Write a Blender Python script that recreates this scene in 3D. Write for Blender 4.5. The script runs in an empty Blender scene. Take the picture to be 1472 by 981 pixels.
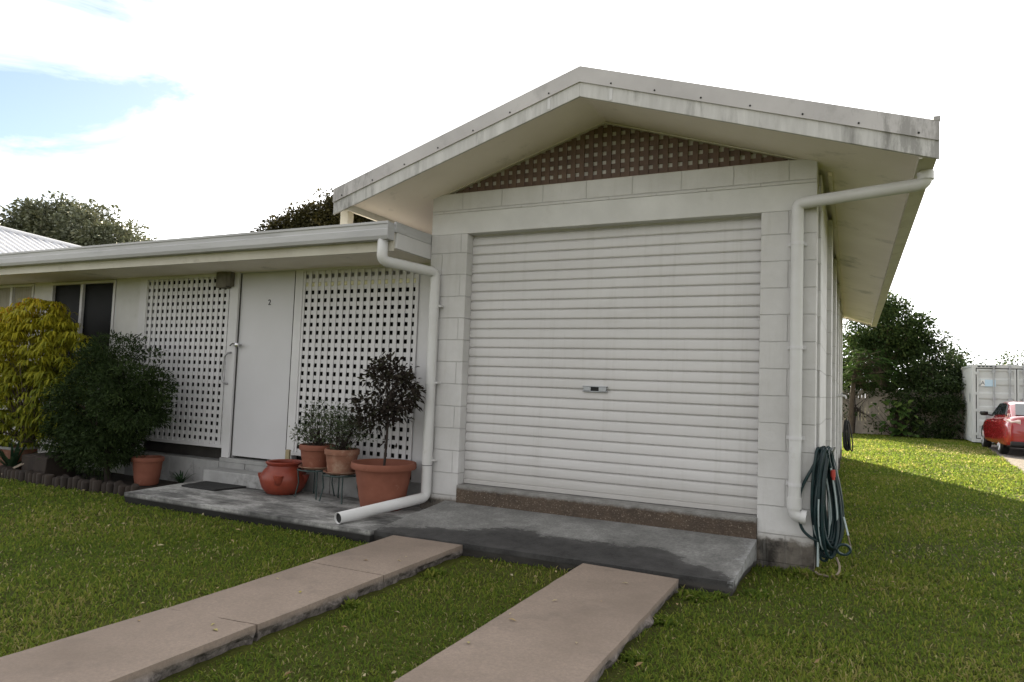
import bpy, bmesh, math, random
import numpy as np
from mathutils import Vector, Matrix
R = math.radians
random.seed(7)
rng = np.random.default_rng(11)
scene = bpy.context.scene
COL = scene.collection

# ------------------------------------------------------------------ materials
def hexlin(r, g, b):
    f = lambda c: (c / 255 / 12.92) if c / 255 <= .04045 else ((c / 255 + .055) / 1.055) ** 2.4
    return (f(r), f(g), f(b), 1)

class NT:
    def __init__(s, tree): s.t = tree; s.n = tree.nodes; s.l = tree.links
    def node(s, kind, **kw):
        n = s.n.new(kind)
        for k, v in kw.items():
            if k in n.inputs.keys() if isinstance(k, str) else False:
                n.inputs[k].default_value = v
            else: setattr(n, k, v)
        return n
    def link(s, a, b): s.l.new(a, b)
    def coords(s, scale=(1, 1, 1), kind='Object'):
        tc = s.n.new('ShaderNodeTexCoord'); mp = s.n.new('ShaderNodeMapping')
        mp.inputs['Scale'].default_value = scale
        s.link(tc.outputs[kind], mp.inputs['Vector']); return mp.outputs['Vector']
    def noise(s, vec, scale, detail=6, rough=.6, dist=0.):
        n = s.n.new('ShaderNodeTexNoise'); n.inputs['Scale'].default_value = scale
        n.inputs['Detail'].default_value = detail; n.inputs['Roughness'].default_value = rough
        n.inputs['Distortion'].default_value = dist
        s.link(vec, n.inputs['Vector']); return n.outputs['Fac']
    def ramp(s, fac, stops, interp='LINEAR'):
        n = s.n.new('ShaderNodeValToRGB'); cr = n.color_ramp; cr.interpolation = interp
        while len(cr.elements) > 1: cr.elements.remove(cr.elements[0])
        for i, (p, c) in enumerate(stops):
            e = cr.elements[0] if i == 0 else cr.elements.new(p)
            e.position = p; e.color = c if len(c) == 4 else (*c, 1)
        s.link(fac, n.inputs['Fac']); return n.outputs['Color']
    def mix(s, fac, a, b, mode='MIX'):
        n = s.n.new('ShaderNodeMix'); n.data_type = 'RGBA'; n.blend_type = mode
        for v, k in ((fac, 'Factor'), (a, 'A'), (b, 'B')):
            sock = [i for i in n.inputs if i.name == k and (i.type == ('VALUE' if k == 'Factor' else 'RGBA'))][0]
            if hasattr(v, 'is_linked'): s.link(v, sock)
            elif k == 'Factor': sock.default_value = v
            else: sock.default_value = v if len(v) == 4 else (*v, 1)
        return [o for o in n.outputs if o.type == 'RGBA'][0]
    def math(s, op, a, b=0., c=0.):
        n = s.n.new('ShaderNodeMath'); n.operation = op
        for i, v in enumerate((a, b, c)):
            if hasattr(v, 'is_linked'): s.link(v, n.inputs[i])
            else: n.inputs[i].default_value = v
        return n.outputs[0]
    def sep(s, vec):
        n = s.n.new('ShaderNodeSeparateXYZ'); s.link(vec, n.inputs[0]); return n.outputs
    def bump(s, h, strength=.3, dist=.01, normal=None):
        n = s.n.new('ShaderNodeBump'); n.inputs['Strength'].default_value = strength
        n.inputs['Distance'].default_value = dist; s.link(h, n.inputs['Height'])
        if normal is not None: s.link(normal, n.inputs['Normal'])
        return n.outputs['Normal']

def new_mat(name):
    m = bpy.data.materials.new(name); m.use_nodes = True
    t = NT(m.node_tree); b = t.n['Principled BSDF']
    return m, t, b

def simple(name, c1, c2=None, scale=6, rough=.6, bump=0, bscale=40, lo=.35, hi=.7, metal=0, spec=.4, stretch=(1, 1, 1), dirt=None, dscale=2.5, dlo=.55, dhi=.75):
    m, t, b = new_mat(name)
    v = t.coords(stretch)
    col = None
    if c2 is None: c2 = tuple(x * .8 for x in c1[:3])
    col = t.ramp(t.noise(v, scale), [(lo, c2), (hi, c1)])
    if dirt:
        f = t.ramp(t.noise(v, dscale, 8, .7), [(dlo, (0, 0, 0)), (dhi, (1, 1, 1))])
        col = t.mix(f, col, dirt)
    t.link(col, b.inputs['Base Color'])
    b.inputs['Roughness'].default_value = rough; b.inputs['Metallic'].default_value = metal
    b.inputs['Specular IOR Level'].default_value = spec
    if bump: t.link(t.bump(t.noise(v, bscale, 8, .65), bump, .006), b.inputs['Normal'])
    return m

def leaf_mat(name, stops, trans=.35, rough=.55):
    m, t, b = new_mat(name)
    a = t.n.new('ShaderNodeAttribute'); a.attribute_name = 'rnd'
    col = t.ramp(a.outputs['Fac'], stops)
    t.link(col, b.inputs['Base Color']); b.inputs['Roughness'].default_value = rough
    b.inputs['Specular IOR Level'].default_value = .12
    tr = t.n.new('ShaderNodeBsdfTranslucent'); t.link(col, tr.inputs['Color'])
    mx = t.n.new('ShaderNodeMixShader'); mx.inputs[0].default_value = trans
    out = t.n['Material Output']
    t.link(b.outputs[0], mx.inputs[1]); t.link(tr.outputs[0], mx.inputs[2]); t.link(mx.outputs[0], out.inputs['Surface'])
    return m

MT = {}
def block_material():
    # white painted concrete block: coursing 200 mm, joints at world z = .05 + .2 k
    m, t, b = new_mat('painted_block')
    tc = t.n.new('ShaderNodeTexCoord')
    x, y, z = t.sep(tc.outputs['Object'])
    u = t.math('ADD', x, y)
    cb = t.n.new('ShaderNodeCombineXYZ'); t.link(t.math('ADD', u, 6.6), cb.inputs[0]); t.link(t.math('ADD', z, 3.95), cb.inputs[1])
    nz = t.n.new('ShaderNodeTexNoise'); nz.inputs['Scale'].default_value = 9; t.link(tc.outputs['Object'], nz.inputs['Vector'])
    wob = t.n.new('ShaderNodeVectorMath'); wob.operation = 'SCALE'; t.link(nz.outputs['Color'], wob.inputs[0]); wob.inputs['Scale'].default_value = .010
    ad = t.n.new('ShaderNodeVectorMath'); t.link(cb.outputs[0], ad.inputs[0]); t.link(wob.outputs[0], ad.inputs[1])
    br = t.n.new('ShaderNodeTexBrick'); br.offset = .5
    br.inputs['Scale'].default_value = 1; br.inputs['Brick Width'].default_value = .4; br.inputs['Row Height'].default_value = .2
    br.inputs['Mortar Size'].default_value = .0045; br.inputs['Mortar Smooth'].default_value = .6; br.inputs['Bias'].default_value = 0
    t.link(ad.outputs[0], br.inputs['Vector'])
    joint = br.outputs['Fac']
    n1 = t.noise(tc.outputs['Object'], 2.2, 8, .65); n2 = t.noise(tc.outputs['Object'], 30, 8, .7)
    col = t.ramp(n1, [(.3, (.48, .472, .46)), (.7, (.60, .592, .588))])
    brk = t.n.new('ShaderNodeTexNoise'); brk.inputs['Scale'].default_value = 6; t.link(tc.outputs['Object'], brk.inputs['Vector'])
    jm = t.math('MULTIPLY', joint, t.ramp(brk.outputs['Fac'], [(.3, (.25, .25, .25)), (.6, (.8, .8, .8))]))
    col = t.mix(jm, col, (.42, .413, .40))
    pit = t.ramp(t.noise(tc.outputs['Object'], 22, 8, .8), [(.69, (0, 0, 0)), (.78, (.55, .55, .55))])
    col = t.mix(pit, col, (.42, .40, .37))
    # worn bare base with a ragged paint edge, and black mould blotches
    edge = t.math('ADD', z, t.math('MULTIPLY', t.math('SUBTRACT', t.noise(tc.outputs['Object'], 5, 8, .7), .5), .16))
    bare = t.ramp(edge, [(.195, (1, 1, 1)), (.225, (0, 0, 0))])
    rim_ = t.ramp(edge, [(.19, (1, 1, 1)), (.275, (0, 0, 0))])
    col = t.mix(t.math('MULTIPLY', rim_, .55), col, (.16, .13, .095))
    col = t.mix(bare, col, t.ramp(t.noise(tc.outputs['Object'], 7, 8, .7), [(.35, (.075, .065, .055)), (.7, (.19, .17, .145))]))
    blot = t.ramp(t.noise(tc.outputs['Object'], 4.0, 6, .6), [(.52, (0, 0, 0)), (.60, (1, 1, 1))])
    col = t.mix(t.math('MULTIPLY', t.math('MULTIPLY', bare, blot), .85), col, (.02, .018, .016))
    strk = t.noise(t.coords((9, 9, .7)), 1.6, 8, .7)
    grime = t.ramp(strk, [(.52, (0, 0, 0)), (.80, (.5, .5, .5))])
    col = t.mix(grime, col, (.40, .39, .355))
    t.link(col, b.inputs['Base Color']); b.inputs['Roughness'].default_value = .7; b.inputs['Specular IOR Level'].default_value = .25
    n3 = t.noise(tc.outputs['Object'], 6.5, 6, .6)
    h = t.math('SUBTRACT', t.math('ADD', t.math('MULTIPLY', n2, .4), t.math('MULTIPLY', n3, .9)), t.math('MULTIPLY', joint, 1.2))
    t.link(t.bump(h, .75, .009), b.inputs['Normal'])
    return m
MT['block'] = block_material()
MT['render'] = simple('white_render', (0.628, 0.623, 0.611), (0.533, 0.529, 0.516), 2.5, .7, .25, 60, dirt=(.42, .41, .38), dscale=3.5, dlo=.6, dhi=.85)
MT['white'] = simple('white_paint', (0.6213, 0.6148, 0.623), (0.5633, 0.5574, 0.5616), 3, .5, .08, 50, dirt=(.5, .49, .46), dscale=5, dlo=.62, dhi=.9)
MT['door'] = simple('door_paint', (0.5695, 0.5652, 0.5814), (0.5382, 0.5337, 0.5456), 1.6, .45, .04, 90, dirt=(.55, .54, .52), dscale=3, dlo=.66, dhi=.95)
MT['cream'] = simple('cream_paint', (.60, .575, .50), (.52, .49, .42), 3, .6, .1, 50, dirt=(.33, .30, .24), dscale=4, dlo=.55, dhi=.85)
MT['soffit'] = simple('soffit_paint', (0.8773, 0.8084, 0.7412), (0.7986, 0.728, 0.6553), 1.4, .7, .08, 60, dirt=(.26, .25, .21), dscale=1.3, dlo=.60, dhi=.80)
MT['barge'] = simple('barge_paint', (0.602, 0.593, 0.585), (0.447, 0.439, 0.43), 3, .6, .15, 40, stretch=(5, 5, .8), dirt=(.17, .165, .155), dscale=1.2, dlo=.54, dhi=.74)
MT['flash'] = simple('flashing_metal', (0.5418, 0.522, 0.5204), (0.4334, 0.4154, 0.4171), 2, .5, .05, 30, metal=0, dirt=(.22, .215, .21), dscale=1.8, dlo=.54, dhi=.78)
MT['gutter'] = simple('gutter_metal', (0.482, 0.482, 0.486), (0.378, 0.378, 0.383), 2.2, .5, .05, 30, stretch=(.5, 1, 4), dirt=(.25, .25, .24), dscale=3, dlo=.56, dhi=.82)
MT['pvc'] = simple('pipe_paint', (0.602, 0.602, 0.598), (0.542, 0.537, 0.525), 4, .42, .04, 60, dirt=(.42, .40, .36), dscale=7, dlo=.62, dhi=.85)
MT['roller'] = simple('roller_door_paint', (0.5877, 0.576, 0.5733), (0.5275, 0.516, 0.5103), 1.5, .42, .02, 60, stretch=(.5, 1, 2), dirt=(.42, .40, .36), dscale=2.2, dlo=.6, dhi=.9)
MT['brown_lattice'] = simple('brown_timber', (0.1483, 0.0961, 0.0742), (0.1005, 0.0663, 0.0546), 10, .75, .2, 60)
MT['backing'] = simple('backing_sheet', (0.6, 0.576, 0.54), (0.432, 0.408, 0.372), 4, .8)
MT['dark'] = simple('dark_room', (.03, .03, .03), (.02, .02, .02), 4, .9)  # near-black: dimness of the porch room is put into the wall colour
MT['void'] = simple('shadowed_timber', (.05, .045, .04), (.03, .028, .025), 6, .9)  # near-black: shade of the porch floor and gap is in the colour
MT['plinth'] = simple('plinth_block', (.36, .36, .355), (.26, .26, .255), 5, .8, .3, 50, dirt=(.12, .115, .11), dscale=4)
MT['chrome'] = simple('steel', (.6, .6, .6), (.45, .45, .45), 10, .25, metal=1)
MT['alloy'] = simple('dull_steel', (.45, .45, .46), (.32, .32, .33), 10, .4, metal=.9)
MT['black'] = simple('black_rubber', (.018, .018, .018), (.012, .012, .012), 20, .75, .3, 90)
MT['num'] = simple('black_numeral', (.03, .03, .035), None, 5, .4)
MT['rust'] = simple('rust', (.22, .10, .05), (.13, .06, .035), 12, .9)
MT['bracket'] = simple('bracket_brown', (.17, .155, .125), (.11, .10, .08), 8, .8)
MT['window'] = simple('dark_glass', (.010, .011, .012), (.007, .008, .008), 2, .5, spec=.08)  # near-black opaque pane stands in for the unlit room behind
MT['curtain'] = simple('curtain', (.38, .36, .31), (.28, .26, .22), 3, .9, stretch=(12, 1, 1))
MT['soil'] = simple('garden_soil', (.045, .033, .025), (.02, .015, .012), 14, .95, .8, 30)
MT['terra'] = simple('terracotta', (0.232, 0.0841, 0.051), (0.1798, 0.0609, 0.036), 5, .75, .12, 60, dirt=(.46, .28, .20), dscale=4, dlo=.6, dhi=.85)
MT['terra_pale'] = simple('pale_terracotta', (0.28, 0.1295, 0.0805), (0.189, 0.084, 0.0525), 6, .8, .15, 60, dirt=(.40, .30, .22), dscale=5, dlo=.5, dhi=.75)
MT['terra_glaze'] = simple('red_clay', (.26, .05, .026), (.19, .034, .02), 5, .42, .06, 50, dirt=(.16, .05, .03), dscale=4)
MT['stand'] = simple('stand_metal', (.055, .085, .08), (.03, .05, .048), 20, .5, metal=.3)
MT['bark'] = simple('bark', (.11, .085, .06), (.055, .042, .03), 14, .9, .6, 40, stretch=(1, 1, .3))
MT['bark_dark'] = simple('dark_stem', (.045, .032, .025), (.025, .018, .015), 20, .9, .4, 60)
MT['timber'] = simple('weathered_timber', (.42, .36, .22), (.30, .25, .15), 10, .8, .2, 60, stretch=(1, 1, .2))
MT['twig'] = simple('pale_twig', (.30, .25, .19), (.20, .165, .125), 20, .85)
MT['hose'] = simple('hose_green', (.008, .030, .032), (.005, .017, .020), 14, .38)
MT['hose_pale_line'] = simple('hose_pale_line', (.42, .50, .50), (.30, .36, .36), 8, .45)
MT['hose_black'] = simple('hose_black', (.012, .013, .014), None, 8, .45)
MT['red_plastic'] = simple('red_plastic', (.42, .045, .03), None, 8, .45)
MT['fence'] = simple('fence_board', (.40, .36, .31), (.26, .23, .20), 6, .85, .2, 40, stretch=(1, 1, .25))
MT['roofsheet'] = simple('roof_sheet', (.60, .61, .64), (.52, .53, .56), 3, .45, metal=.1)
MT['lowroof'] = simple('grey_roof_sheet', (.50, .50, .51), (.40, .40, .41), 3, .5)
MT['edging'] = simple('edging_log', (0.037, 0.0265, 0.0195), (0.0195, 0.0144, 0.0117), 8, .9, .4, 40, stretch=(1, 1, .4))
MT['cont_white'] = simple('container_white', (0.561, 0.5865, 0.588), (0.493, 0.5185, 0.5208), 2, .5, .05, 40, dirt=(.36, .34, .32), dscale=2, dlo=.62, dhi=.85)
MT['cont_side'] = simple('container_side', (0.561, 0.578, 0.5712), (0.493, 0.51, 0.504), 1.5, .5, .05, 40, dirt=(.34, .32, .29), dscale=1.4, dlo=.6, dhi=.85)
MT['gasket'] = simple('gasket', (.03, .032, .035), None, 8, .7)
MT['bar'] = simple('lock_bar', (.42, .44, .46), (.32, .33, .35), 8, .45, metal=.5)
MT['sticker'] = simple('blue_sticker', (.50, .67, .80), (.46, .63, .77), 3, .4)
MT['sticker_white'] = simple('white_sticker', (.78, .80, .80), None, 3, .4)
MT['ink'] = simple('dark_print', (.04, .05, .06), None, 3, .5)
MT['carpaint'] = simple('red_car_paint', (.33, .008, .016), (.28, .006, .013), 2, .22, spec=.6)
MT['carpaint'].node_tree.nodes['Principled BSDF'].inputs['Coat Weight'].default_value = .8
MT['glass'] = simple('car_glass', (.03, .035, .04), None, 2, .06, spec=.7)
MT['tyre'] = simple('tyre', (.022, .022, .023), None, 8, .85)
MT['rim'] = simple('wheel_rim', (.55, .56, .58), None, 8, .3, metal=.9)
MT['tail'] = simple('tail_light', (.40, .03, .03), None, 8, .12, spec=.8)
MT['tail_clear'] = simple('tail_light_clear', (.80, .62, .58), None, 8, .12, spec=.8)
MT['blackplastic'] = simple('black_plastic', (.02, .02, .022), None, 8, .5)
MT['plate'] = simple('number_plate', (.7, .7, .68), None, 8, .4)
MT['leaf_litter'] = leaf_mat('leaf_litter', [(0, (.20, .12, .06)), (.4, (.36, .27, .14)), (.7, (.42, .36, .24)), (1, (.34, .30, .07))], .2)

def strip_concrete():
    m, t, b = new_mat('driveway_concrete')
    v = t.coords()
    n = t.noise(v, 1.3, 8, .6)
    col = t.ramp(n, [(.3, (.190, .150, .118)), (.5, (.255, .202, .162)), (.7, (.308, .245, .198))])
    col = t.mix(t.ramp(t.noise(v, 60, 6, .8), [(.42, (.45, .45, .45)), (.62, (0, 0, 0))]), col, (.155, .125, .105))
    col = t.mix(t.ramp(t.noise(v, 140, 3, .7), [(.66, (0, 0, 0)), (.72, (.8, .8, .8))]), col, (.12, .085, .07))
    col = t.mix(t.ramp(t.noise(v, 3.5, 8, .75), [(.54, (0, 0, 0)), (.74, (.75, .75, .75))]), col, (.150, .122, .102))
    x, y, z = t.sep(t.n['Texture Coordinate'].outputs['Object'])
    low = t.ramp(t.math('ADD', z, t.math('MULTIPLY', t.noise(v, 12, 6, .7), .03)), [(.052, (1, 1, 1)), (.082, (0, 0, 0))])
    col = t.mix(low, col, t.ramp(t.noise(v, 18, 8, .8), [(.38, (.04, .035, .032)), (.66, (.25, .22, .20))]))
    t.link(col, b.inputs['Base Color']); b.inputs['Roughness'].default_value = .9; b.inputs['Specular IOR Level'].default_value = .2
    t.link(t.bump(t.noise(v, 90, 8, .8), .35, .004), b.inputs['Normal'])
    return m
MT['strip'] = strip_concrete()

def ramp_concrete():
    # weathered grey concrete; a wavy black mould stain over the lower middle, pale lichen by the right edge
    m, t, b = new_mat('ramp_concrete')
    v = t.coords(); x, y, z = t.sep(t.n['Texture Coordinate'].outputs['Object'])
    pale = t.ramp(t.noise(v, 3.5, 8, .7), [(.3, (.145, .143, .136)), (.5, (.23, .228, .217)), (.70, (.35, .347, .333))])
    darkc = t.ramp(t.noise(v, 6, 8, .7), [(.35, (.024, .023, .022)), (.72, (.070, .067, .065))])
    wav = t.math('MULTIPLY', t.math('SUBTRACT', t.noise(t.coords((1.0, 1.6, 1)), 2.3, 9, .72), .5), 1.5)
    f = t.math('ADD', t.math('MULTIPLY', t.math('ADD', y, .42), -2.6), wav)
    f = t.math('SUBTRACT', f, t.math('MULTIPLY', t.math('MAXIMUM', t.math('ADD', x, .55), 0), 1.6))
    f = t.math('SUBTRACT', f, t.math('MULTIPLY', t.math('MAXIMUM', t.math('SUBTRACT', -1.75, x), 0), 1.1))
    f = t.math('ADD', f, t.math('MULTIPLY', t.math('MULTIPLY', t.math('SUBTRACT', t.noise(v, 16, 8, .8), .5), 1), .5))
    col = t.mix(t.ramp(f, [(-.0, (0, 0, 0)), (.17, (.35, .35, .35)), (.23, (.85, .85, .85)), (.6, (1, 1, 1))]), pale, darkc)
    fine = t.ramp(t.noise(v, 55, 6, .8), [(.35, (.55, .55, .55)), (.65, (0, 0, 0))])
    col = t.mix(fine, col, (.06, .06, .06))
    lich = t.ramp(t.math('ADD', t.math('MULTIPLY', t.math('ADD', x, .30), 2.4), t.math('MULTIPLY', t.math('SUBTRACT', t.noise(v, 9, 8, .75), .5), 1.3)), [(.56, (0, 0, 0)), (.72, (1, 1, 1))])
    col = t.mix(t.math('MULTIPLY', lich, .6), col, (.34, .345, .345))
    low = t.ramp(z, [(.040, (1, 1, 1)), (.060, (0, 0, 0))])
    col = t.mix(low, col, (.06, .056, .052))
    t.link(col, b.inputs['Base Color']); b.inputs['Roughness'].default_value = .85; b.inputs['Specular IOR Level'].default_value = .2
    t.link(t.bump(t.noise(v, 50, 8, .75), .4, .006), b.inputs['Normal'])
    return m
MT['ramp'] = ramp_concrete()

def patio_concrete():
    m, t, b = new_mat('patio_concrete')
    v = t.coords((1, 2.2, 1))
    col = t.ramp(t.noise(v, 1.7, 9, .72), [(.37, (.060, .059, .057)), (.47, (.195, .193, .185)), (.57, (.42, .416, .40))])
    col = t.mix(t.ramp(t.noise(v, 26, 6, .8), [(.36, (.6, .6, .6)), (.6, (0, 0, 0))]), col, (.10, .10, .10))
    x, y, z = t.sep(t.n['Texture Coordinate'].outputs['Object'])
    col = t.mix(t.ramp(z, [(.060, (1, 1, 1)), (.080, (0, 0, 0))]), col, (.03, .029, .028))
    t.link(col, b.inputs['Base Color']); b.inputs['Roughness'].default_value = .85; b.inputs['Specular IOR Level'].default_value = .2
    t.link(t.bump(t.noise(v, 50, 8, .75), .35, .005), b.inputs['Normal'])
    return m
MT['patio'] = patio_concrete()

def aggregate():
    m, t, b = new_mat('exposed_aggregate')
    v = t.coords()
    vo = t.n.new('ShaderNodeTexVoronoi'); vo.inputs['Scale'].default_value = 75; t.link(v, vo.inputs['Vector'])
    peb = t.ramp(vo.outputs['Color'], [(.1, (.035, .027, .02)), (.62, (.085, .062, .043)), (.80, (.15, .12, .09)), (.95, (.32, .27, .21))])
    base = t.ramp(t.noise(v, 5, 8, .7), [(.3, (.045, .032, .024)), (.7, (.10, .070, .048))])
    col = t.mix(t.ramp(vo.outputs['Distance'], [(.25, (1, 1, 1)), (.55, (0, 0, 0))]), base, peb)
    x, y, z = t.sep(t.n['Texture Coordinate'].outputs['Object'])
    top = t.ramp(t.math('ADD', z, t.math('MULTIPLY', t.math('SUBTRACT', t.noise(v, 7, 8, .75), .5), .07)), [(.308, (0, 0, 0)), (.334, (1, 1, 1))])
    col = t.mix(top, col, t.ramp(t.noise(v, 8, 8, .7), [(.3, (.15, .145, .135)), (.7, (.30, .295, .28))]))
    t.link(col, b.inputs['Base Color']); b.inputs['Roughness'].default_value = .85
    t.link(t.bump(vo.outputs['Distance'], .7, .006), b.inputs['Normal'])
    return m
MT['aggregate'] = aggregate()

def roller_grime():
    m = MT['roller']; t = NT(m.node_tree); b = t.n['Principled BSDF']; old = b.inputs['Base Color'].links[0].from_socket
    tc = t.n.new('ShaderNodeTexCoord'); x, y, z = t.sep(tc.outputs['Object'])
    d = t.math('SUBTRACT', t.math('ABSOLUTE', t.math('SUBTRACT', x, .729)), 1.271)
    nz = t.noise(t.coords((1.5, 1, 22)), 2.2, 8, .75)
    f = t.math('ADD', t.math('MULTIPLY', d, 9.), t.math('MULTIPLY', t.math('SUBTRACT', nz, .5), 3.0))
    col = t.mix(t.math('MULTIPLY', t.ramp(f, [(.05, (0, 0, 0)), (.7, (1, 1, 1))]), .8), old, (.10, .095, .085))
    low = t.ramp(t.math('ADD', z, t.math('MULTIPLY', nz, .35)), [(.55, (.45, .45, .45)), (.80, (0, 0, 0))])
    col = t.mix(low, col, (.30, .285, .255))
    st = t.ramp(t.noise(t.coords((14, 1, .5)), 1.3, 8, .7), [(.52, (0, 0, 0)), (.8, (.4, .4, .4))])
    col = t.mix(st, col, (.38, .37, .34))
    t.link(col, b.inputs['Base Color'])
roller_grime()
def end_grime(key, cx, half):
    m = MT[key]; t = NT(m.node_tree); b = t.n['Principled BSDF']; old = b.inputs['Base Color'].links[0].from_socket
    tc = t.n.new('ShaderNodeTexCoord'); x, y, z = t.sep(tc.outputs['Object'])
    d = t.math('DIVIDE', t.math('ABSOLUTE', t.math('SUBTRACT', x, cx)), half)
    nz = t.noise(t.coords((6, 6, 1.2)), 2.4, 9, .75)
    f = t.math('ADD', d, t.math('MULTIPLY', t.math('SUBTRACT', nz, .5), 1.3))
    col = t.mix(t.math('MULTIPLY', t.ramp(f, [(.86, (0, 0, 0)), (1.10, (1, 1, 1))]), .55), old, (.15, .145, .135))
    t.link(col, b.inputs['Base Color'])
end_grime('barge', .75, 2.33); end_grime('flash', .75, 2.33)

def ground_mat():
    m, t, b = new_mat('lawn_ground')
    v = t.coords(); n = t.noise(v, 1.1, 8, .7)
    col = t.ramp(n, [(.3, (.055, .060, .014)), (.55, (.095, .105, .020)), (.75, (.14, .125, .036))])
    col = t.mix(t.ramp(t.noise(v, 45, 6, .8), [(.4, (.6, .6, .6)), (.6, (0, 0, 0))]), col, (.025, .028, .010))
    t.link(col, b.inputs['Base Color']); b.inputs['Roughness'].default_value = .95; b.inputs['Specular IOR Level'].default_value = .1
    t.link(t.bump(t.noise(v, 70, 8, .8), .8, .02), b.inputs['Normal'])
    return m
MT['ground'] = ground_mat()
MT['grass'] = leaf_mat('grass_blades', [(0, (0.0885, 0.1405, 0.023)), (.35, (0.1327, 0.1916, 0.0276)), (.68, (0.1832, 0.2299, 0.0345)), (.88, (0.2401, 0.2554, 0.0483)), (.96, (0.3033, 0.2682, 0.0978)), (1, (0.4044, 0.3576, 0.1725))], .55, .8)
MT['leaf_dark'] = leaf_mat('dark_shrub_leaves', [(0, (0.02, 0.0319, 0.0123)), (.6, (0.0367, 0.0609, 0.0197)), (1, (0.0667, 0.0957, 0.0296))], .25)
MT['leaf_gold'] = leaf_mat('golden_leaves', [(0, (0.1298, 0.1652, 0.0212)), (.35, (0.2714, 0.2714, 0.026)), (.75, (0.4012, 0.354, 0.026)), (.95, (0.5192, 0.3894, 0.0295)), (1, (0.5428, 0.2124, 0.0354))], .35)
MT['leaf_purple'] = leaf_mat('purple_leaves', [(0, (.022, .017, .015)), (.6, (.036, .028, .022)), (1, (.055, .060, .034))], .2)
MT['leaf_grey'] = leaf_mat('grey_green_leaves', [(0, (.050, .070, .036)), (.6, (.10, .125, .070)), (1, (.22, .24, .16))], .3)
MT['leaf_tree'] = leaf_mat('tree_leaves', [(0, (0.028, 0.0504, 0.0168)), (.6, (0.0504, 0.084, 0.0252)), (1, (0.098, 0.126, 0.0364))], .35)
MT['leaf_far'] = leaf_mat('far_tree_leaves', [(0, (.115, .13, .088)), (.6, (.155, .168, .11)), (1, (.215, .21, .13))], .12, .35)  # distance haze is put into this paler leaf colour
MT['leaf_mid'] = leaf_mat('olive_tree_leaves', [(0, (0.0403, 0.0391, 0.0172)), (.6, (0.0713, 0.0644, 0.0276)), (1, (0.1265, 0.1035, 0.0391))], .15, .35)
MT['leaf_big'] = leaf_mat('broad_leaves', [(0, (.030, .062, .016)), (.6, (.055, .105, .024)), (1, (.11, .16, .04))], .35)
MT['leaf_red'] = leaf_mat('red_leaves', [(0, (.05, .06, .02)), (.5, (.10, .035, .02)), (1, (.20, .03, .03))], .3)
MT['leaf_strap'] = leaf_mat('strap_leaves', [(0, (.020, .045, .025)), (1, (.055, .095, .045))], .3)

# ------------------------------------------------------------------ object helpers
BASE = {}
def base_of(o): return BASE.get(o.name, Vector((0, 0, 0)))
def tag(o, label=None, cat=None, group=None, kind=None):
    for k, v in (('label', label), ('category', cat), ('group', group), ('kind', kind)):
        if v: o[k] = v
    return o
def thing(name, label, cat, loc, group=None):
    o = bpy.data.objects.new(name, None); COL.objects.link(o); o.location = loc
    o.empty_display_size = .1; BASE[o.name] = Vector(loc)
    return tag(o, label, cat, group)

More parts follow.
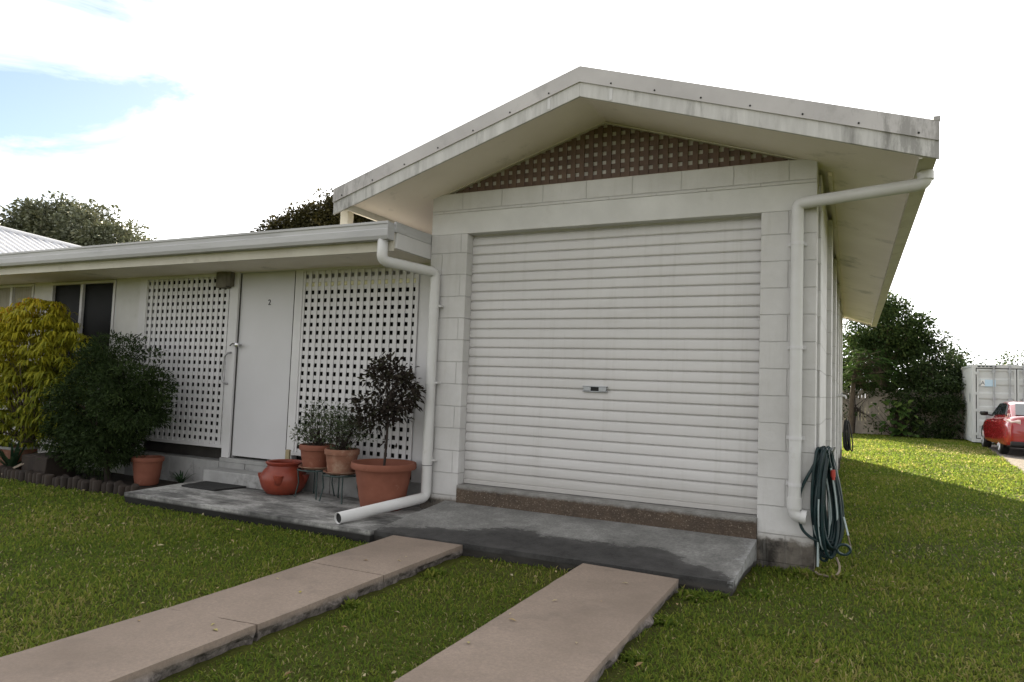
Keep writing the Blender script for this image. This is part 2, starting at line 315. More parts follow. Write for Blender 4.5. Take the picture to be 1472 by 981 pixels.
class MB:
    def __init__(s): s.v = []; s.f = []; s.parts = []
    def add(s, vs, fs):
        k = len(s.v); s.parts.append((list(vs), list(fs))); s.v += [tuple(v) for v in vs]; s.f += [tuple(i + k for i in f) for f in fs]; return s
    def box(s, x0, x1, y0, y1, z0, z1):
        return s.add([(x0, y0, z0), (x1, y0, z0), (x1, y1, z0), (x0, y1, z0), (x0, y0, z1), (x1, y0, z1), (x1, y1, z1), (x0, y1, z1)],
                     [(3, 2, 1, 0), (4, 5, 6, 7), (0, 1, 5, 4), (1, 2, 6, 5), (2, 3, 7, 6), (3, 0, 4, 7)])
    def prism(s, poly, axis, a, b):
        """poly: list of 2-D points; axis 0/1/2 is the extrusion axis from a to b"""
        def P(p, q):
            if axis == 0: return (q, p[0], p[1])
            if axis == 1: return (p[0], q, p[1])
            return (p[0], p[1], q)
        n = len(poly); vs = [P(p, a) for p in poly] + [P(p, b) for p in poly]
        fs = [tuple(range(n))[::-1], tuple(range(n, 2 * n))] + [(i, (i + 1) % n, (i + 1) % n + n, i + n) for i in range(n)]
        return s.add(vs, fs)
    def tube(s, pts, rad, seg=12, caps=True):
        pts = [Vector(p) for p in pts]; n = len(pts)
        rad = [rad] * n if not hasattr(rad, '__len__') else rad
        up = None; rings = []
        for i, p in enumerate(pts):
            d = (pts[min(i + 1, n - 1)] - pts[max(i - 1, 0)]).normalized()
            if up is None:
                up = d.orthogonal().normalized()
            else:
                up = (up - d * up.dot(d)); up = up.normalized() if up.length > 1e-6 else d.orthogonal().normalized()
            w = d.cross(up)
            rings.append([p + (up * math.cos(2 * math.pi * k / seg) + w * math.sin(2 * math.pi * k / seg)) * rad[i] for k in range(seg)])
        vs = [v for r in rings for v in r]
        fs = [(i * seg + k, i * seg + (k + 1) % seg, (i + 1) * seg + (k + 1) % seg, (i + 1) * seg + k) for i in range(n - 1) for k in range(seg)]
        if caps: fs += [tuple(range(seg))[::-1], tuple(range((n - 1) * seg, n * seg))]
        return s.add(vs, fs)
    def lathe(s, prof, c, seg=40, wob=0):
        vs = []; n = len(prof)
        for r, z in prof:
            for k in range(seg):
                a = 2 * math.pi * k / seg; vs.append((c[0] + r * math.cos(a), c[1] + r * math.sin(a), c[2] + z))
        fs = [(i * seg + k, i * seg + (k + 1) % seg, (i + 1) * seg + (k + 1) % seg, (i + 1) * seg + k) for i in range(n - 1) for k in range(seg)]
        fs += [tuple(range(seg))[::-1], tuple(range((n - 1) * seg, n * seg))]
        return s.add(vs, fs)
    def build_each(s, name, mat, parent, **kw):
        return [MB().add(v, f).build(name, mat, parent, **kw) for v, f in s.parts]
    def build(s, name, mat, parent=None, smooth=False, bevel=0, seg=2, origin=None):
        me = bpy.data.meshes.new(name)
        off = base_of(parent) if parent else (Vector(origin) if origin else Vector((0, 0, 0)))
        me.from_pydata([Vector(v) - off for v in s.v], [], s.f)
        bm = bmesh.new(); bm.from_mesh(me); bmesh.ops.recalc_face_normals(bm, faces=bm.faces); bm.to_mesh(me); bm.free()
        me.materials.append(MT[mat])
        if smooth: me.polygons.foreach_set('use_smooth', [True] * len(me.polygons))
        o = bpy.data.objects.new(name, me); COL.objects.link(o)
        if parent: o.parent = parent; BASE[o.name] = off
        elif origin: o.location = off; BASE[o.name] = off
        if bevel:
            md = o.modifiers.new('soften', 'BEVEL'); md.width = bevel; md.segments = seg; md.limit_method = 'ANGLE'; md.angle_limit = R(40)
        if smooth:
            md = o.modifiers.new('split', 'EDGE_SPLIT'); md.split_angle = R(45)
        return o

def np_mesh(name, V, F, mat, parent=None, rnd=None, smooth=False):
    """V (n,3); F (m,k) faces all of one size; rnd one value per face"""
    off = base_of(parent) if parent else Vector((0, 0, 0))
    V = np.asarray(V, np.float32) - np.array(off, np.float32)
    me = bpy.data.meshes.new(name); m, k = F.shape
    me.vertices.add(len(V)); me.vertices.foreach_set('co', V.ravel())
    me.loops.add(m * k); me.loops.foreach_set('vertex_index', F.astype(np.int32).ravel())
    me.polygons.add(m); me.polygons.foreach_set('loop_start', np.arange(0, m * k, k, dtype=np.int32))
    me.update(calc_edges=True)
    if rnd is not None:
        a = me.attributes.new('rnd', 'FLOAT', 'FACE'); a.data.foreach_set('value', np.asarray(rnd, np.float32))
    if smooth: me.polygons.foreach_set('use_smooth', [True] * m)
    me.materials.append(MT[mat]); me.validate()
    o = bpy.data.objects.new(name, me); COL.objects.link(o)
    if parent: o.parent = parent; BASE[o.name] = off
    return o

def arc_path(pts, r=.06, n=5):
    """polyline with rounded corners"""
    P = [Vector(p) for p in pts]; out = [P[0]]
    for i in range(1, len(P) - 1):
        a, b, c = P[i - 1], P[i], P[i + 1]
        d1 = (a - b).normalized(); d2 = (c - b).normalized()
        k = min(r, (a - b).length * .45, (c - b).length * .45)
        p, q = b + d1 * k, b + d2 * k
        for j in range(n + 1):
            t = j / n; out.append(p * (1 - t) ** 2 + b * 2 * t * (1 - t) + q * t * t)
    out.append(P[-1]); return out

def text_mesh(name, s, size, loc, rot, mat, parent, depth=.002):
    cu = bpy.data.curves.new(name, 'FONT'); cu.body = s; cu.size = size; cu.extrude = depth; cu.align_x = 'CENTER'; cu.align_y = 'CENTER'
    tmp = bpy.data.objects.new('tmp', cu); COL.objects.link(tmp)
    bpy.context.view_layer.update()
    me = bpy.data.meshes.new_from_object(tmp.evaluated_get(bpy.context.evaluated_depsgraph_get()))
    bpy.data.objects.remove(tmp); me.name = name; me.materials.clear(); me.materials.append(MT[mat])
    o = bpy.data.objects.new(name, me); COL.objects.link(o); o.parent = parent
    o.location = Vector(loc) - base_of(parent); o.rotation_euler = rot; BASE[o.name] = base_of(parent)
    return o

# ------------------------------------------------------------------ foliage
def unit(a): return a / np.maximum(np.linalg.norm(a, axis=-1, keepdims=True), 1e-6)
def leaves_from(P, D, N, L, W, bend=.25):
    """one bent leaf (two quads folded at mid-length) at each P along D with facing N"""
    n = len(P); S = unit(np.cross(D, N)); N2 = np.cross(S, D)
    L = L[:, None]; W = W[:, None]
    b0 = P; m0 = P + D * L * .5 + N2 * L * bend * .25; t0 = P + D * L * .98 - N2 * L * bend * .35
    q = P + D * L * .2
    V = np.stack([b0, m0 + S * W * .5, t0, m0 - S * W * .5], 1).reshape(-1, 3)
    F = np.arange(n * 4).reshape(n, 4)
    F = np.concatenate([F[:, [0, 1, 2]], F[:, [0, 2, 3]]], 1).reshape(-1, 3)
    return V, F
def clump_points(blobs, n_clump, n_leaf, clump_r, shell=.5, seed=1, rise=0.):
    """blobs: list of (cx,cy,cz,rx,ry,rz). returns leaf points, outward dirs and clump centres"""
    g = np.random.default_rng(seed)
    B = np.array(blobs, float); vol = (B[:, 3] * B[:, 4] * B[:, 5]) ** .8
    k = g.choice(len(B), n_clump, p=vol / vol.sum())
    d = unit(g.normal(size=(n_clump, 3))); r = g.random(n_clump) ** (1 / 3.) * (1 - shell) + shell * (.72 + .36 * g.random(n_clump))
    r = np.clip(r, 0, 1.12)
    C = B[k, :3] + d * B[k, 3:] * r[:, None]
    j = g.integers(0, n_clump, n_leaf)
    off = g.normal(size=(n_leaf, 3)) * (clump_r * (.6 + .8 * g.random(n_clump)))[j][:, None]
    nn_ = np.linalg.norm(off, axis=1, keepdims=True) / clump_r; off *= np.minimum(1, 1.9 / np.maximum(nn_, 1e-6)); off[:, 2] *= .75
    P = C[j] + off
    O = unit(unit(off) * .9 + d[j] * .7)
    return P, O, C, g, j
def foliage(name, mat, parent, blobs, n_clump, n_leaf, clump_r, L, W, seed, shell=.5, droop=.3, zmin=.03, hue=None, keep=None):
    P, O, C, g, j = clump_points(blobs, n_clump, n_leaf, clump_r, shell, seed)
    ok = P[:, 2] > zmin
    if keep is not None: ok &= keep(P)
    P, O, j = P[ok], O[ok], j[ok]
    n = len(P)
    D = unit(O + g.normal(size=(n, 3)) * .55 + np.array([0, 0, -droop]))
    N = unit(g.normal(size=(n, 3)) * .6 + np.array([0, 0, 1.]))
    ln = L * (.6 + .8 * g.random(n)); wd = W * (.7 + .6 * g.random(n))
    V, F = leaves_from(P, D, N, ln, wd)
    cl = g.random(len(C))
    rn = np.clip(.55 * g.random(n) + .45 * cl[j], 0, 1)
    if hue is not None: rn = np.clip(rn + hue(P), 0, 1)
    return np_mesh(name, V, F, mat, parent, np.repeat(rn, 2)), C, g
def limbs(name, mat, parent, root, C, g, n, r0, fork, seg=6):
    """trunk from root up to fork, and branches to some clump centres"""
    mb = MB(); root = Vector(root); fork = Vector(fork)
    mid = (root + fork) / 2 + Vector((g.normal() * r0 * .6, g.normal() * r0 * .6, 0))
    mb.tube([root - Vector((0, 0, .05)), root + Vector((0, 0, .03)), mid, fork], [r0 * 1.35, r0 * 1.1, r0 * .9, r0 * .7], 9)
    idx = g.choice(len(C), min(n, len(C)), replace=False)
    for i in idx:
        e = Vector(C[i]); k = .55 + .45 * g.random(); s = root.lerp(fork, k)
        m = s.lerp(e, .5) + Vector((g.normal(), g.normal(), abs(g.normal()))) * (e - s).length * .08
        mb.tube([s, s.lerp(m, .5), m, e], [r0 * .45, r0 * .34, r0 * .22, r0 * .06], seg)
    return mb.build(name, mat, parent, smooth=True)

# ------------------------------------------------------------------ world, sun, camera
SUN_AZ = Vector((-.388, .922, 0)).normalized(); SUN_EL = R(22)
SD = Vector((SUN_AZ.x * math.cos(SUN_EL), SUN_AZ.y * math.cos(SUN_EL), math.sin(SUN_EL)))
w = bpy.data.worlds.new('World'); scene.world = w; w.use_nodes = True
t = NT(w.node_tree); bg = t.n['Background']
GAPK = .46
sky = t.n.new('ShaderNodeTexSky'); sky.sky_type = 'NISHITA'; sky.sun_disc = False
sky.sun_elevation = SUN_EL; sky.sun_rotation = math.atan2(SD.x, SD.y)
sky.air_density = 1.0; sky.dust_density = .7; sky.ozone_density = 2.5
tc = t.n.new('ShaderNodeTexCoord'); dirv = tc.outputs['Generated']
mp = t.n.new('ShaderNodeMapping'); mp.inputs['Scale'].default_value = (1.0, 1.0, 2.6); t.link(dirv, mp.inputs['Vector'])
n1 = t.noise(mp.outputs['Vector'], 2.6, 9, .62, .6)
dt = t.n.new('ShaderNodeVectorMath'); dt.operation = 'DOT_PRODUCT'; t.link(dirv, dt.inputs[0]); dt.inputs[1].default_value = SD
sd01 = t.math('MULTIPLY', t.math('ADD', dt.outputs['Value'], 1), .5)
# a gap in the cloud deck lies off to the left of the house
dg = t.n.new('ShaderNodeVectorMath'); dg.operation = 'DOT_PRODUCT'; t.link(dirv, dg.inputs[0]); dg.inputs[1].default_value = Vector((-.83, .41, .43)).normalized()
gap = t.ramp(dg.outputs['Value'], [(.940, (0, 0, 0)), (.990, (1, 1, 1))])
cov = t.math('SUBTRACT', n1, t.math('MULTIPLY', gap, GAPK))
cmask = t.ramp(cov, [(.04, (.06, .06, .06)), (.34, (1, 1, 1))])
zz = t.math('MAXIMUM', t.sep(dirv)[2], 0.)
haze = t.math('MULTIPLY', t.math('POWER', t.math('SUBTRACT', 1., zz), 2.2), 3.4)        # hazy low sky, brightened to stand in for light bounced onto the facade
bright = t.math('ADD', t.math('ADD', t.math('MULTIPLY', t.math('POWER', sd01, 2.2), 6.0), 1.5), haze)
cloud = t.n.new('ShaderNodeVectorMath'); cloud.operation = 'SCALE'; cloud.inputs[0].default_value = (.985, .985, .995); t.link(bright, cloud.inputs['Scale'])
skyc = t.n.new('ShaderNodeVectorMath'); skyc.operation = 'SCALE'; t.link(sky.outputs[0], skyc.inputs[0]); skyc.inputs['Scale'].default_value = .46
col = t.mix(cmask, skyc.outputs[0], cloud.outputs[0])
t.link(col, bg.inputs['Color']); bg.inputs['Strength'].default_value = .085

sl = bpy.data.lights.new('sun', 'SUN'); sl.energy = 5.0; sl.angle = R(.53); sl.color = (1, .86, .62)
so = bpy.data.objects.new('sun', sl); COL.objects.link(so); so.rotation_euler = SD.to_track_quat('Z', 'Y').to_euler()

cam = bpy.data.cameras.new('camera'); co = bpy.data.objects.new('camera', cam); COL.objects.link(co)
pit, rol, yaw = R(3.54731), R(2.09279), R(25.98794)
fw = Vector((-math.sin(yaw) * math.cos(pit), math.cos(yaw) * math.cos(pit), math.sin(pit)))
r0 = Vector((math.cos(yaw), math.sin(yaw), 0)); u0 = r0.cross(fw)
rr = r0 * math.cos(rol) + u0 * math.sin(rol); uu = -r0 * math.sin(rol) + u0 * math.cos(rol)
mw = Matrix(((rr.x, uu.x, -fw.x, .61686), (rr.y, uu.y, -fw.y, -5.47388), (rr.z, uu.z, -fw.z, 1.26021), (0, 0, 0, 1)))
co.matrix_world = mw
cam.sensor_width = 36; cam.sensor_fit = 'HORIZONTAL'; cam.lens = 36 * 1003.35 / 1472; cam.clip_end = 3000; cam.clip_start = .05
scene.camera = co
scene.view_settings.view_transform = 'Standard'; scene.view_settings.look = 'None'
scene.view_settings.gamma = 1; scene.view_settings.use_curve_mapping = False; scene.view_settings.exposure = 2.15
scene.cycles.max_bounces = 8; scene.cycles.diffuse_bounces = 4; scene.cycles.use_denoising = True

# ------------------------------------------------------------------ ground, slabs
def gridplane(x0, x1, y0, y1, z): return MB().add([(x0, y0, z), (x1, y0, z), (x1, y1, z), (x0, y1, z)], [(0, 1, 2, 3)])
g_ = gridplane(-700, 700, -700, 700, 0).build('ground', 'ground'); tag(g_, kind='structure')

def slab(name, mat, corners, z0, z1, rough_sides=(), zs=None, amp=.012, seed=3, crack=()):
    """concrete slab: clean arris on top, broken lower edge on the listed sides. corners counter-clockwise; zs top heights per corner"""
    g = np.random.default_rng(seed); top = []; sides = []
    zs = zs or [z1] * 4
    for i in range(4):
        a, b = corners[i], corners[(i + 1) % 4]; L = math.dist(a, b); n = max(2, int(L / .05))
        for k in range(n):
            q = k / n; top.append((a[0] + (b[0] - a[0]) * q, a[1] + (b[1] - a[1]) * q, zs[i] + (zs[(i + 1) % 4] - zs[i]) * q)); sides.append((i, q))
    cx = sum(c[0] for c in corners) / 4; cy = sum(c[1] for c in corners) / 4
    n = len(top); vs = []; w1 = 0.; w2 = 0.
    ringA, ringB, ringC, ringD = [], [], [], []
    for k, (p, (sd, q)) in enumerate(zip(top, sides)):
        a, b = corners[sd], corners[(sd + 1) % 4]; L = math.dist(a, b); nx, ny = (b[1] - a[1]) / L, -(b[0] - a[0]) / L
        w1 = .6 * w1 + g.normal() * .4; w2 = .8 * w2 + g.normal() * .35
        e = .0025 * w1
        if sd in crack: e = .016 * w2 * math.sin(math.pi * q) + .004 * w1 - .004
        ringA.append((p[0] + nx * e, p[1] + ny * e, p[2]))
        rs = sd in rough_sides
        d1 = .004 * w1 if rs else 0
        ringB.append((p[0] + nx * d1, p[1] + ny * d1, z0 + (p[2] - z0) * (.55 if not rs else .62 + .06 * w2)))
        d2 = (-.010 + amp * w1 + amp * w2) if rs else 0
        ringC.append((p[0] + nx * d2, p[1] + ny * d2, z0 + (p[2] - z0) * (.30 + (.05 * w1 if rs else 0))))
        d3 = (-.03 + amp * w2) if rs else 0
        ringD.append((p[0] + nx * d3, p[1] + ny * d3, z0 - .03))
    vs = ringA + ringB + ringC + ringD
    fs = [tuple(range(n))]
    for r_ in range(3):
        fs += [(r_ * n + k, (r_ + 1) * n + k, (r_ + 1) * n + (k + 1) % n, r_ * n + (k + 1) % n) for k in range(n)]
    o = MB().add(vs, fs).build(name, mat)
    return tag(o, kind='structure')
ST = .08
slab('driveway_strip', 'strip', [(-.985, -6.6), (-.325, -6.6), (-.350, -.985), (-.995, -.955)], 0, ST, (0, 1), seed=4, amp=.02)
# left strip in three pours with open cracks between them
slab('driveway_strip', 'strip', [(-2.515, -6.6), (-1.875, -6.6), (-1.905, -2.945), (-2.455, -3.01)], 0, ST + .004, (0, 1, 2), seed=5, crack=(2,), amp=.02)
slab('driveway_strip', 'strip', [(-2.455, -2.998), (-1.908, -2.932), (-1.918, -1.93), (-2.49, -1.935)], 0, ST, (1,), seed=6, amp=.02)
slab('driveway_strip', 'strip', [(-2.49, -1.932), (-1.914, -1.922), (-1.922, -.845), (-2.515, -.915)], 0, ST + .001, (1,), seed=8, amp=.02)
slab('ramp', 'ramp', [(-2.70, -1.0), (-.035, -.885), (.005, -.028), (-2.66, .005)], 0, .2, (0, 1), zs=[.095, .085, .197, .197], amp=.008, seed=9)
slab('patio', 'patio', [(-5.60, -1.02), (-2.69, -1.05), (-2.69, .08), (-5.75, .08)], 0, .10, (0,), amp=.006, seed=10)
gb = MB()
gv = []; nn = 60
tag(gridplane(-12.5, -5.62, -.74, .12, .012).build('garden_bed', 'soil'), kind='structure')
dv = slab('driveway', 'strip', [(3.25, 7.5), (7.2, 7.5), (7.2, 19.0), (4.05, 19.0)], 0, .022, (), seed=12)

# ------------------------------------------------------------------ the house
H = thing('house', 'single storey white painted block house with a gabled garage end', 'house', (-2, 5, 0))
def wallbox(name, mat, *b, **k): return MB().box(*b).build(name, mat, H, **k)
XL, XR, XO = -2.929, .387, -2.542     # wall left, wall right, door opening left
FL = .35                              # floor level
YB = 10.6
# piers with a thin joint gap between stacked blocks are shader detail; geometry carries the openings
wl = MB().box(XL, XO, 0, .2, -.05, 2.62).box(0, XR, 0, .2, -.05, 2.62).box(XL, XR, 0, .2, 2.82, 3.0)
wl.box(.16, .41, .2, YB, -.05, 2.93)                               # side wall
for k in range(5): wl.box(.16, .45, 1.6 + 2.05 * k, 2.0 + 2.05 * k, -.05, 2.905)
wl.box(.16, .452, YB - .4, YB, -.05, 2.90)
wl.box(XL, XL + .2, .2, YB, -.05, 3.0).box(XL + .2, .16, YB - .2, YB, -.05, 3.0)
wl.build('block_wall', 'block', H, bevel=.006)
MB().box(XL, XR, .002, .198, 2.621, 2.819).build('lintel', 'render', H, bevel=.004)
# garage inside
wallbox('garage_floor', 'plinth', XL + .2, .16, .2, YB - .2, .2, FL - .012)
MB().box(XO, 0, -.018, .2, .0, FL).build('threshold', 'aggregate', H, bevel=.004)

# roller door: ribbed curtain
def roller():
    prof = []; z = FL + .035; pitch = .0855
    zt = 2.66
    while z < zt:
        for q, d in ((0, 0), (.06, -.012), (.14, -.017), (.50, -.019), (.82, -.014), (.93, -.006)):
            prof.append((d, z + pitch * q))
        z += pitch
    xs = np.linspace(XO + .002, -.002, 9); vs = []
    for i, x in enumerate(xs):
        for d, zz in prof: vs.append((x, .125 + d + .0012 * math.sin(i * 2.1 + zz * 5), zz))
    n = len(prof); fs = [(i * n + k, (i + 1) * n + k, (i + 1) * n + k + 1, i * n + k + 1) for i in range(len(xs) - 1) for k in range(n - 1)]
    return MB().add(vs, fs)
RD = roller().build('roller_door', 'roller', H, smooth=True)
RD.modifiers.clear()
md = RD.modifiers.new('split', 'EDGE_SPLIT'); md.split_angle = R(25)
MB().box(XO + .004, -.004, .095, .14, FL + .004, FL + .042).build('bottom_rail', 'roller', RD, bevel=.004)
hx, hz = -1.31, 1.245
hb = MB().box(hx - .10, hx - .035, .085, .108, hz - .016, hz + .018).box(hx + .035, hx + .10, .085, .108, hz - .016, hz + .018)
hb.box(hx - .108, hx + .108, .082, .110, hz + .018, hz + .026).box(hx - .108, hx + .108, .088, .110, hz - .024, hz - .016)
hb.build('handle', 'bar', RD, bevel=.002)
MB().box(hx - .034, hx + .034, .09, .107, hz - .015, hz + .017).build('handle_slot', 'black', RD, bevel=.002)  # black block in the dark slot between the handle ends
MB().box(XO, XO + .03, .14, .16, FL, 2.62).box(-.03, 0, .14, .16, FL, 2.62).build_each('door_track', 'alloy', H)

# gable above the garage wall
AX = -1.27; SL = .317
soff = lambda x: 3.50 - .32 * abs(x - AX)
gl = MB(); P_ = .080; SW = .0435
zb = 3.003
for i in range(-20, 21):
    x = AX + i * P_ + .04; zt = soff(abs(x - AX) + SW / 2 + AX) - .002
    if zt > zb + .004: gl.box(x - SW / 2, x + SW / 2, .045, .054, zb, zt)
for k in range(8):
    z = zb + .015 + k * P_; hw = (3.50 - .004 - (z + SW * .35)) / .32
    if hw > .05: gl.box(AX - hw, AX + hw, .0545, .0635, z, z + SW)
gl.build('gable_lattice', 'brown_lattice', H)
MB().prism([(AX - 1.54, zb), (AX + 1.54, zb), (AX, 3.497)], 1, .066, .08).build('gable_backing', 'backing', H)
gt = MB().box(AX - 1.62, AX + 1.53, .02, .09, 3.002, 3.008)
for s in (-1, 1):
    gt.prism([(AX, soff(AX) - .011), (AX, soff(AX) - .001), (AX + s * 1.655, soff(AX + 1.655) - .001), (AX + s * 1.655, soff(AX + 1.655) - .011)], 1, .012, .05)
gt.build_each('gable_trim', 'cream', H)

# roof of the garage
XE0, XE1, YF, YR = -3.58, 1.09, -.63, 10.9
AXF = -1.25
zbf = lambda x: 3.46 - SL * abs(x - AXF)
so_ = MB()
for s in (-1, 1):
    xe = -3.42 if s < 0 else 1.0
    so_.prism([(AXF, soff(AX)), (xe, soff(xe)), (xe, soff(xe) + .012), (AXF, soff(AX) + .012)], 1, YF + .02, YR)
so_.build('soffit', 'soffit', H)
jt = MB()
for yy in ():
    jt.prism([(.45, soff(.45) - .006), (.99, soff(.99) - .006), (.99, soff(.99) - .001), (.45, soff(.45) - .001)], 1, yy - .02, yy + .02)
jt.prism([(AXF - .02, soff(AX) - .004), (AXF + .02, soff(AX) - .004), (AXF, soff(AX) - .0015)], 1, YF + .03, .0)
jt.prism([(.45, soff(.45) - .03), (.48, soff(.48) - .03), (.48, soff(.48) - .002), (.45, soff(.45) - .002)], 1, .2, YB)
jt.build_each('soffit_batten', 'soffit', H)
rt = lambda x: 3.66 - SL * abs(x - AXF)
rf = MB()
for s in (-1, 1):
    xe = XE0 + .01 if s < 0 else XE1 - .02
    rf.prism([(AXF, rt(AXF) - .05), (xe, rt(xe) - .05), (xe, rt(xe)), (AXF, rt(AXF))], 1, YF + .03, YR)
    for k in range(int((YR - YF) / .2)):
        y = YF + .15 + k * .2
        rf.prism([(AXF + s * .01, rt(AXF) + .001), (xe, rt(xe) + .001), (xe, rt(xe) + .03), (AXF + s * .01, rt(AXF) + .03)], 1, y, y + .035)
rf.build('roof', 'lowroof', H)
bb = MB(); fl = MB()
for s in (-1, 1):
    xe = XE0 if s < 0 else XE1
    bb.prism([(AXF, zbf(AXF)), (xe, zbf(xe)), (xe, zbf(xe) + .118), (AXF, zbf(AXF) + .118)], 1, YF, YF + .02)
    fl.prism([(AXF, zbf(AXF) + .11), (xe, zbf(xe) + .11), (xe, zbf(xe) + .232), (AXF, zbf(AXF) + .232)], 1, YF - .012, YF - .002)
    fl.prism([(AXF, zbf(AXF) + .225), (xe, zbf(xe) + .225), (xe, zbf(xe) + .232), (AXF, zbf(AXF) + .232)], 1, YF - .002, YF + .14)
fl.box(XE1 - .035, XE1 + .004, YF - .014, YF + .05, zbf(XE1) + .235, zbf(XE1) + .262)
bb.build('barge_board', 'barge', H, bevel=.003)
fl.build('barge_flashing', 'flash', H)
sc = MB()
for s in (-1, 1):
    for k in range(7):
        x = AXF + s * (.25 + k * .33); z = zbf(x) + .135
        sc.prism([(x + .007 * math.cos(a), z + .007 * math.sin(a)) for a in np.linspace(0, 6.28, 7)[:-1]], 1, YF - .016, YF - .011)
sc.build_each('flashing_screw', 'black', H)
bj = MB()
for x in (AXF - .25, AXF + .25): bj.box(x - .012, x + .012, YF - .004, YF - .0005, zbf(x) + .012, zbf(x) + .10)
bj.build_each('barge_joint', 'white', H)
# rear barge, eave boards and gutters
rb = MB()
for s in (-1, 1):
    xe = XE0 if s < 0 else XE1
    rb.prism([(AXF, zbf(AXF)), (xe, zbf(xe)), (xe, zbf(xe) + .2), (AXF, zbf(AXF) + .2)], 1, YR, YR + .02)
rb.build_each('rear_barge_board', 'barge', H)
MB().box(.985, 1.004, YF + .022, YR, 2.735, 2.86).box(-3.441, -3.421, YF + .022, YR, 2.755, 2.88).build_each('eave_fascia', 'cream', H)
def gutter_profile(y0, z0, d=.10, h=.155):
    return [(y0, z0 + h), (y0, z0 + h - .02), (y0 + .008, z0 + h - .028), (y0 + .008, z0 + .095), (y0, z0 + .085), (y0, z0 + .03), (y0 + .012, z0), (y0 + d, z0), (y0 + d, z0 + h * .8), (y0 + d - .004, z0 + h * .8), (y0 + d - .004, z0 + .006), (y0 + .016, z0 + .006), (y0 + .006, z0 + .034), (y0 + .012, z0 + .1), (y0 + .012, z0 + h - .03), (y0 + .006, z0 + h)]
MB().prism([(1.005, 2.74), (1.085, 2.745), (1.092, 2.77), (1.092, 2.855), (1.082, 2.855), (1.080, 2.765), (1.015, 2.755), (1.015, 2.85), (1.005, 2.85)], 1, YF + .022, YR).build('eave_gutter', 'cream', H)
MB().box(XE0 + .01, -3.442, YF + .022, YR, 2.80, 2.92).build('eave_gutter', 'cream', H)
# downpipes
pr = .046
def pipe(name, pts, r, bend, mat='pvc', collars=(), caps=True):
    o = MB().tube(arc_path(pts, bend, 5), r, 18, caps).build(name, mat, H, smooth=True)
    if collars:
        cm = MB()
        for a, b, cr in collars: MB().tube([a, b], cr, 18).build('pipe_collar', mat, o, smooth=True)
    return o
d1 = pipe('downpipe', [(1.045, -.30, 2.80), (1.045, -.30, 2.66), (.258, -.052, 2.655), (.258, -.052, .405), (.335, -.052, .395)], .043, .05,
          collars=[((1.045, -.30, 2.685), (1.045, -.30, 2.74), .049), ((.258, -.052, .45), (.258, -.052, .53), .049), ((.30, -.052, .399), (.336, -.052, .395), .05)])
cl = MB()
for z in (2.36, 1.60, .95, .62): MB().box(.258 - .062, .258 + .062, -.02, -.001, z - .012, z + .012).tube([(.258, -.052, z - .012), (.258, -.052, z + .012)], .0465, 18).build('pipe_bracket', 'white', d1)
d2 = MB().tube(arc_path([(-3.03, -.61, 2.47), (-3.03, -.61, 2.285), (-2.835, -.055, 2.262), (-2.835, -.055, .215), (-3.045, -1.0, .148)], .055, 5), pr, 20, False)
o2 = d2.build('downpipe', 'pvc', H, smooth=True)
md = o2.modifiers.new('wall', 'SOLIDIFY'); md.thickness = .004
MB().tube([(-3.0395, -.976, .1495), (-3.0415, -.985, .1489)], .0425, 18).build('pipe_dark_plug', 'black', o2)  # black disc stands in for the shade inside the open pipe
for z in (1.95, .55, 1.25): MB().tube([(-2.835, -.055, z - .02), (-2.835, -.055, z + .02)], .0495, 18).box(-2.835 + .04, -2.835 + .075, -.06, -.001, z - .008, z + .008).build('pipe_collar', 'pvc', o2, smooth=True)
MB().tube([(-2.835, -.055, .50), (-2.835, -.055, .505)], .048, 18).build('pipe_joint', 'gasket', o2, smooth=True)

# ---- low front: entry wing to the left
YE = .2
wing = MB()
wing.box(-7.72, -7.245, YE, YE + .12, -.05, 2.45)                     # plain wall between window and lattice
wing.box(-9.44, -9.07, YE, YE + .12, -.05, 2.45)
wing.box(-13, -10.4, YE, YE + .12, -.05, 2.45)
wing.box(-9.07, -7.72, YE, YE + .12, -.05, 1.05).box(-10.4, -9.44, YE, YE + .12, -.05, 1.05)
wing.build_each('entry_wall', 'render', H)
MB().box(-13, XL, YE + .001, YE + .12, 2.405, 2.62).build('entry_beam', 'render', H)
# entry porch room behind the lattices
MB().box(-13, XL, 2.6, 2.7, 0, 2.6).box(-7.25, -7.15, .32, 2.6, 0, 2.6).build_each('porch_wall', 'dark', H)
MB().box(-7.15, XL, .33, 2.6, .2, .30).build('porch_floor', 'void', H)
# soffit, fascia, gutter and roof of the low wing
MB().box(-13, -2.955, -.54, YE, 2.402, 2.414).build('entry_soffit', 'soffit', H)
MB().box(-13, -2.955, -.562, -.541, 2.375, 2.60).build('entry_fascia', 'cream', H)
MB().prism(gutter_profile(-.665, 2.462), 0, -13, -2.945).build('entry_gutter', 'gutter', H)
MB().box(-2.9475, -2.9445, -.664, -.567, 2.463, 2.612).build('gutter_stop_end', 'gutter', H)
MB().box(-2.954, -2.928, -.565, -.003, 2.537, 2.628).build('entry_end_flashing', 'gutter', H, bevel=.003)
MB().box(-2.962, -2.934, -.538, .19, 2.40, 2.56).build('entry_end_fascia', 'white', H, bevel=.003)
MB().prism([(-.57, 2.60), (5.5, 2.79), (5.5, 2.80), (-.57, 2.615)], 0, -13, -2.93).build('entry_roof', 'lowroof', H)
ds = MB().box(-3.605, -3.515, -.50, -.42, 2.60, 2.80).build('eave_outlet', 'cream', H, bevel=.004)
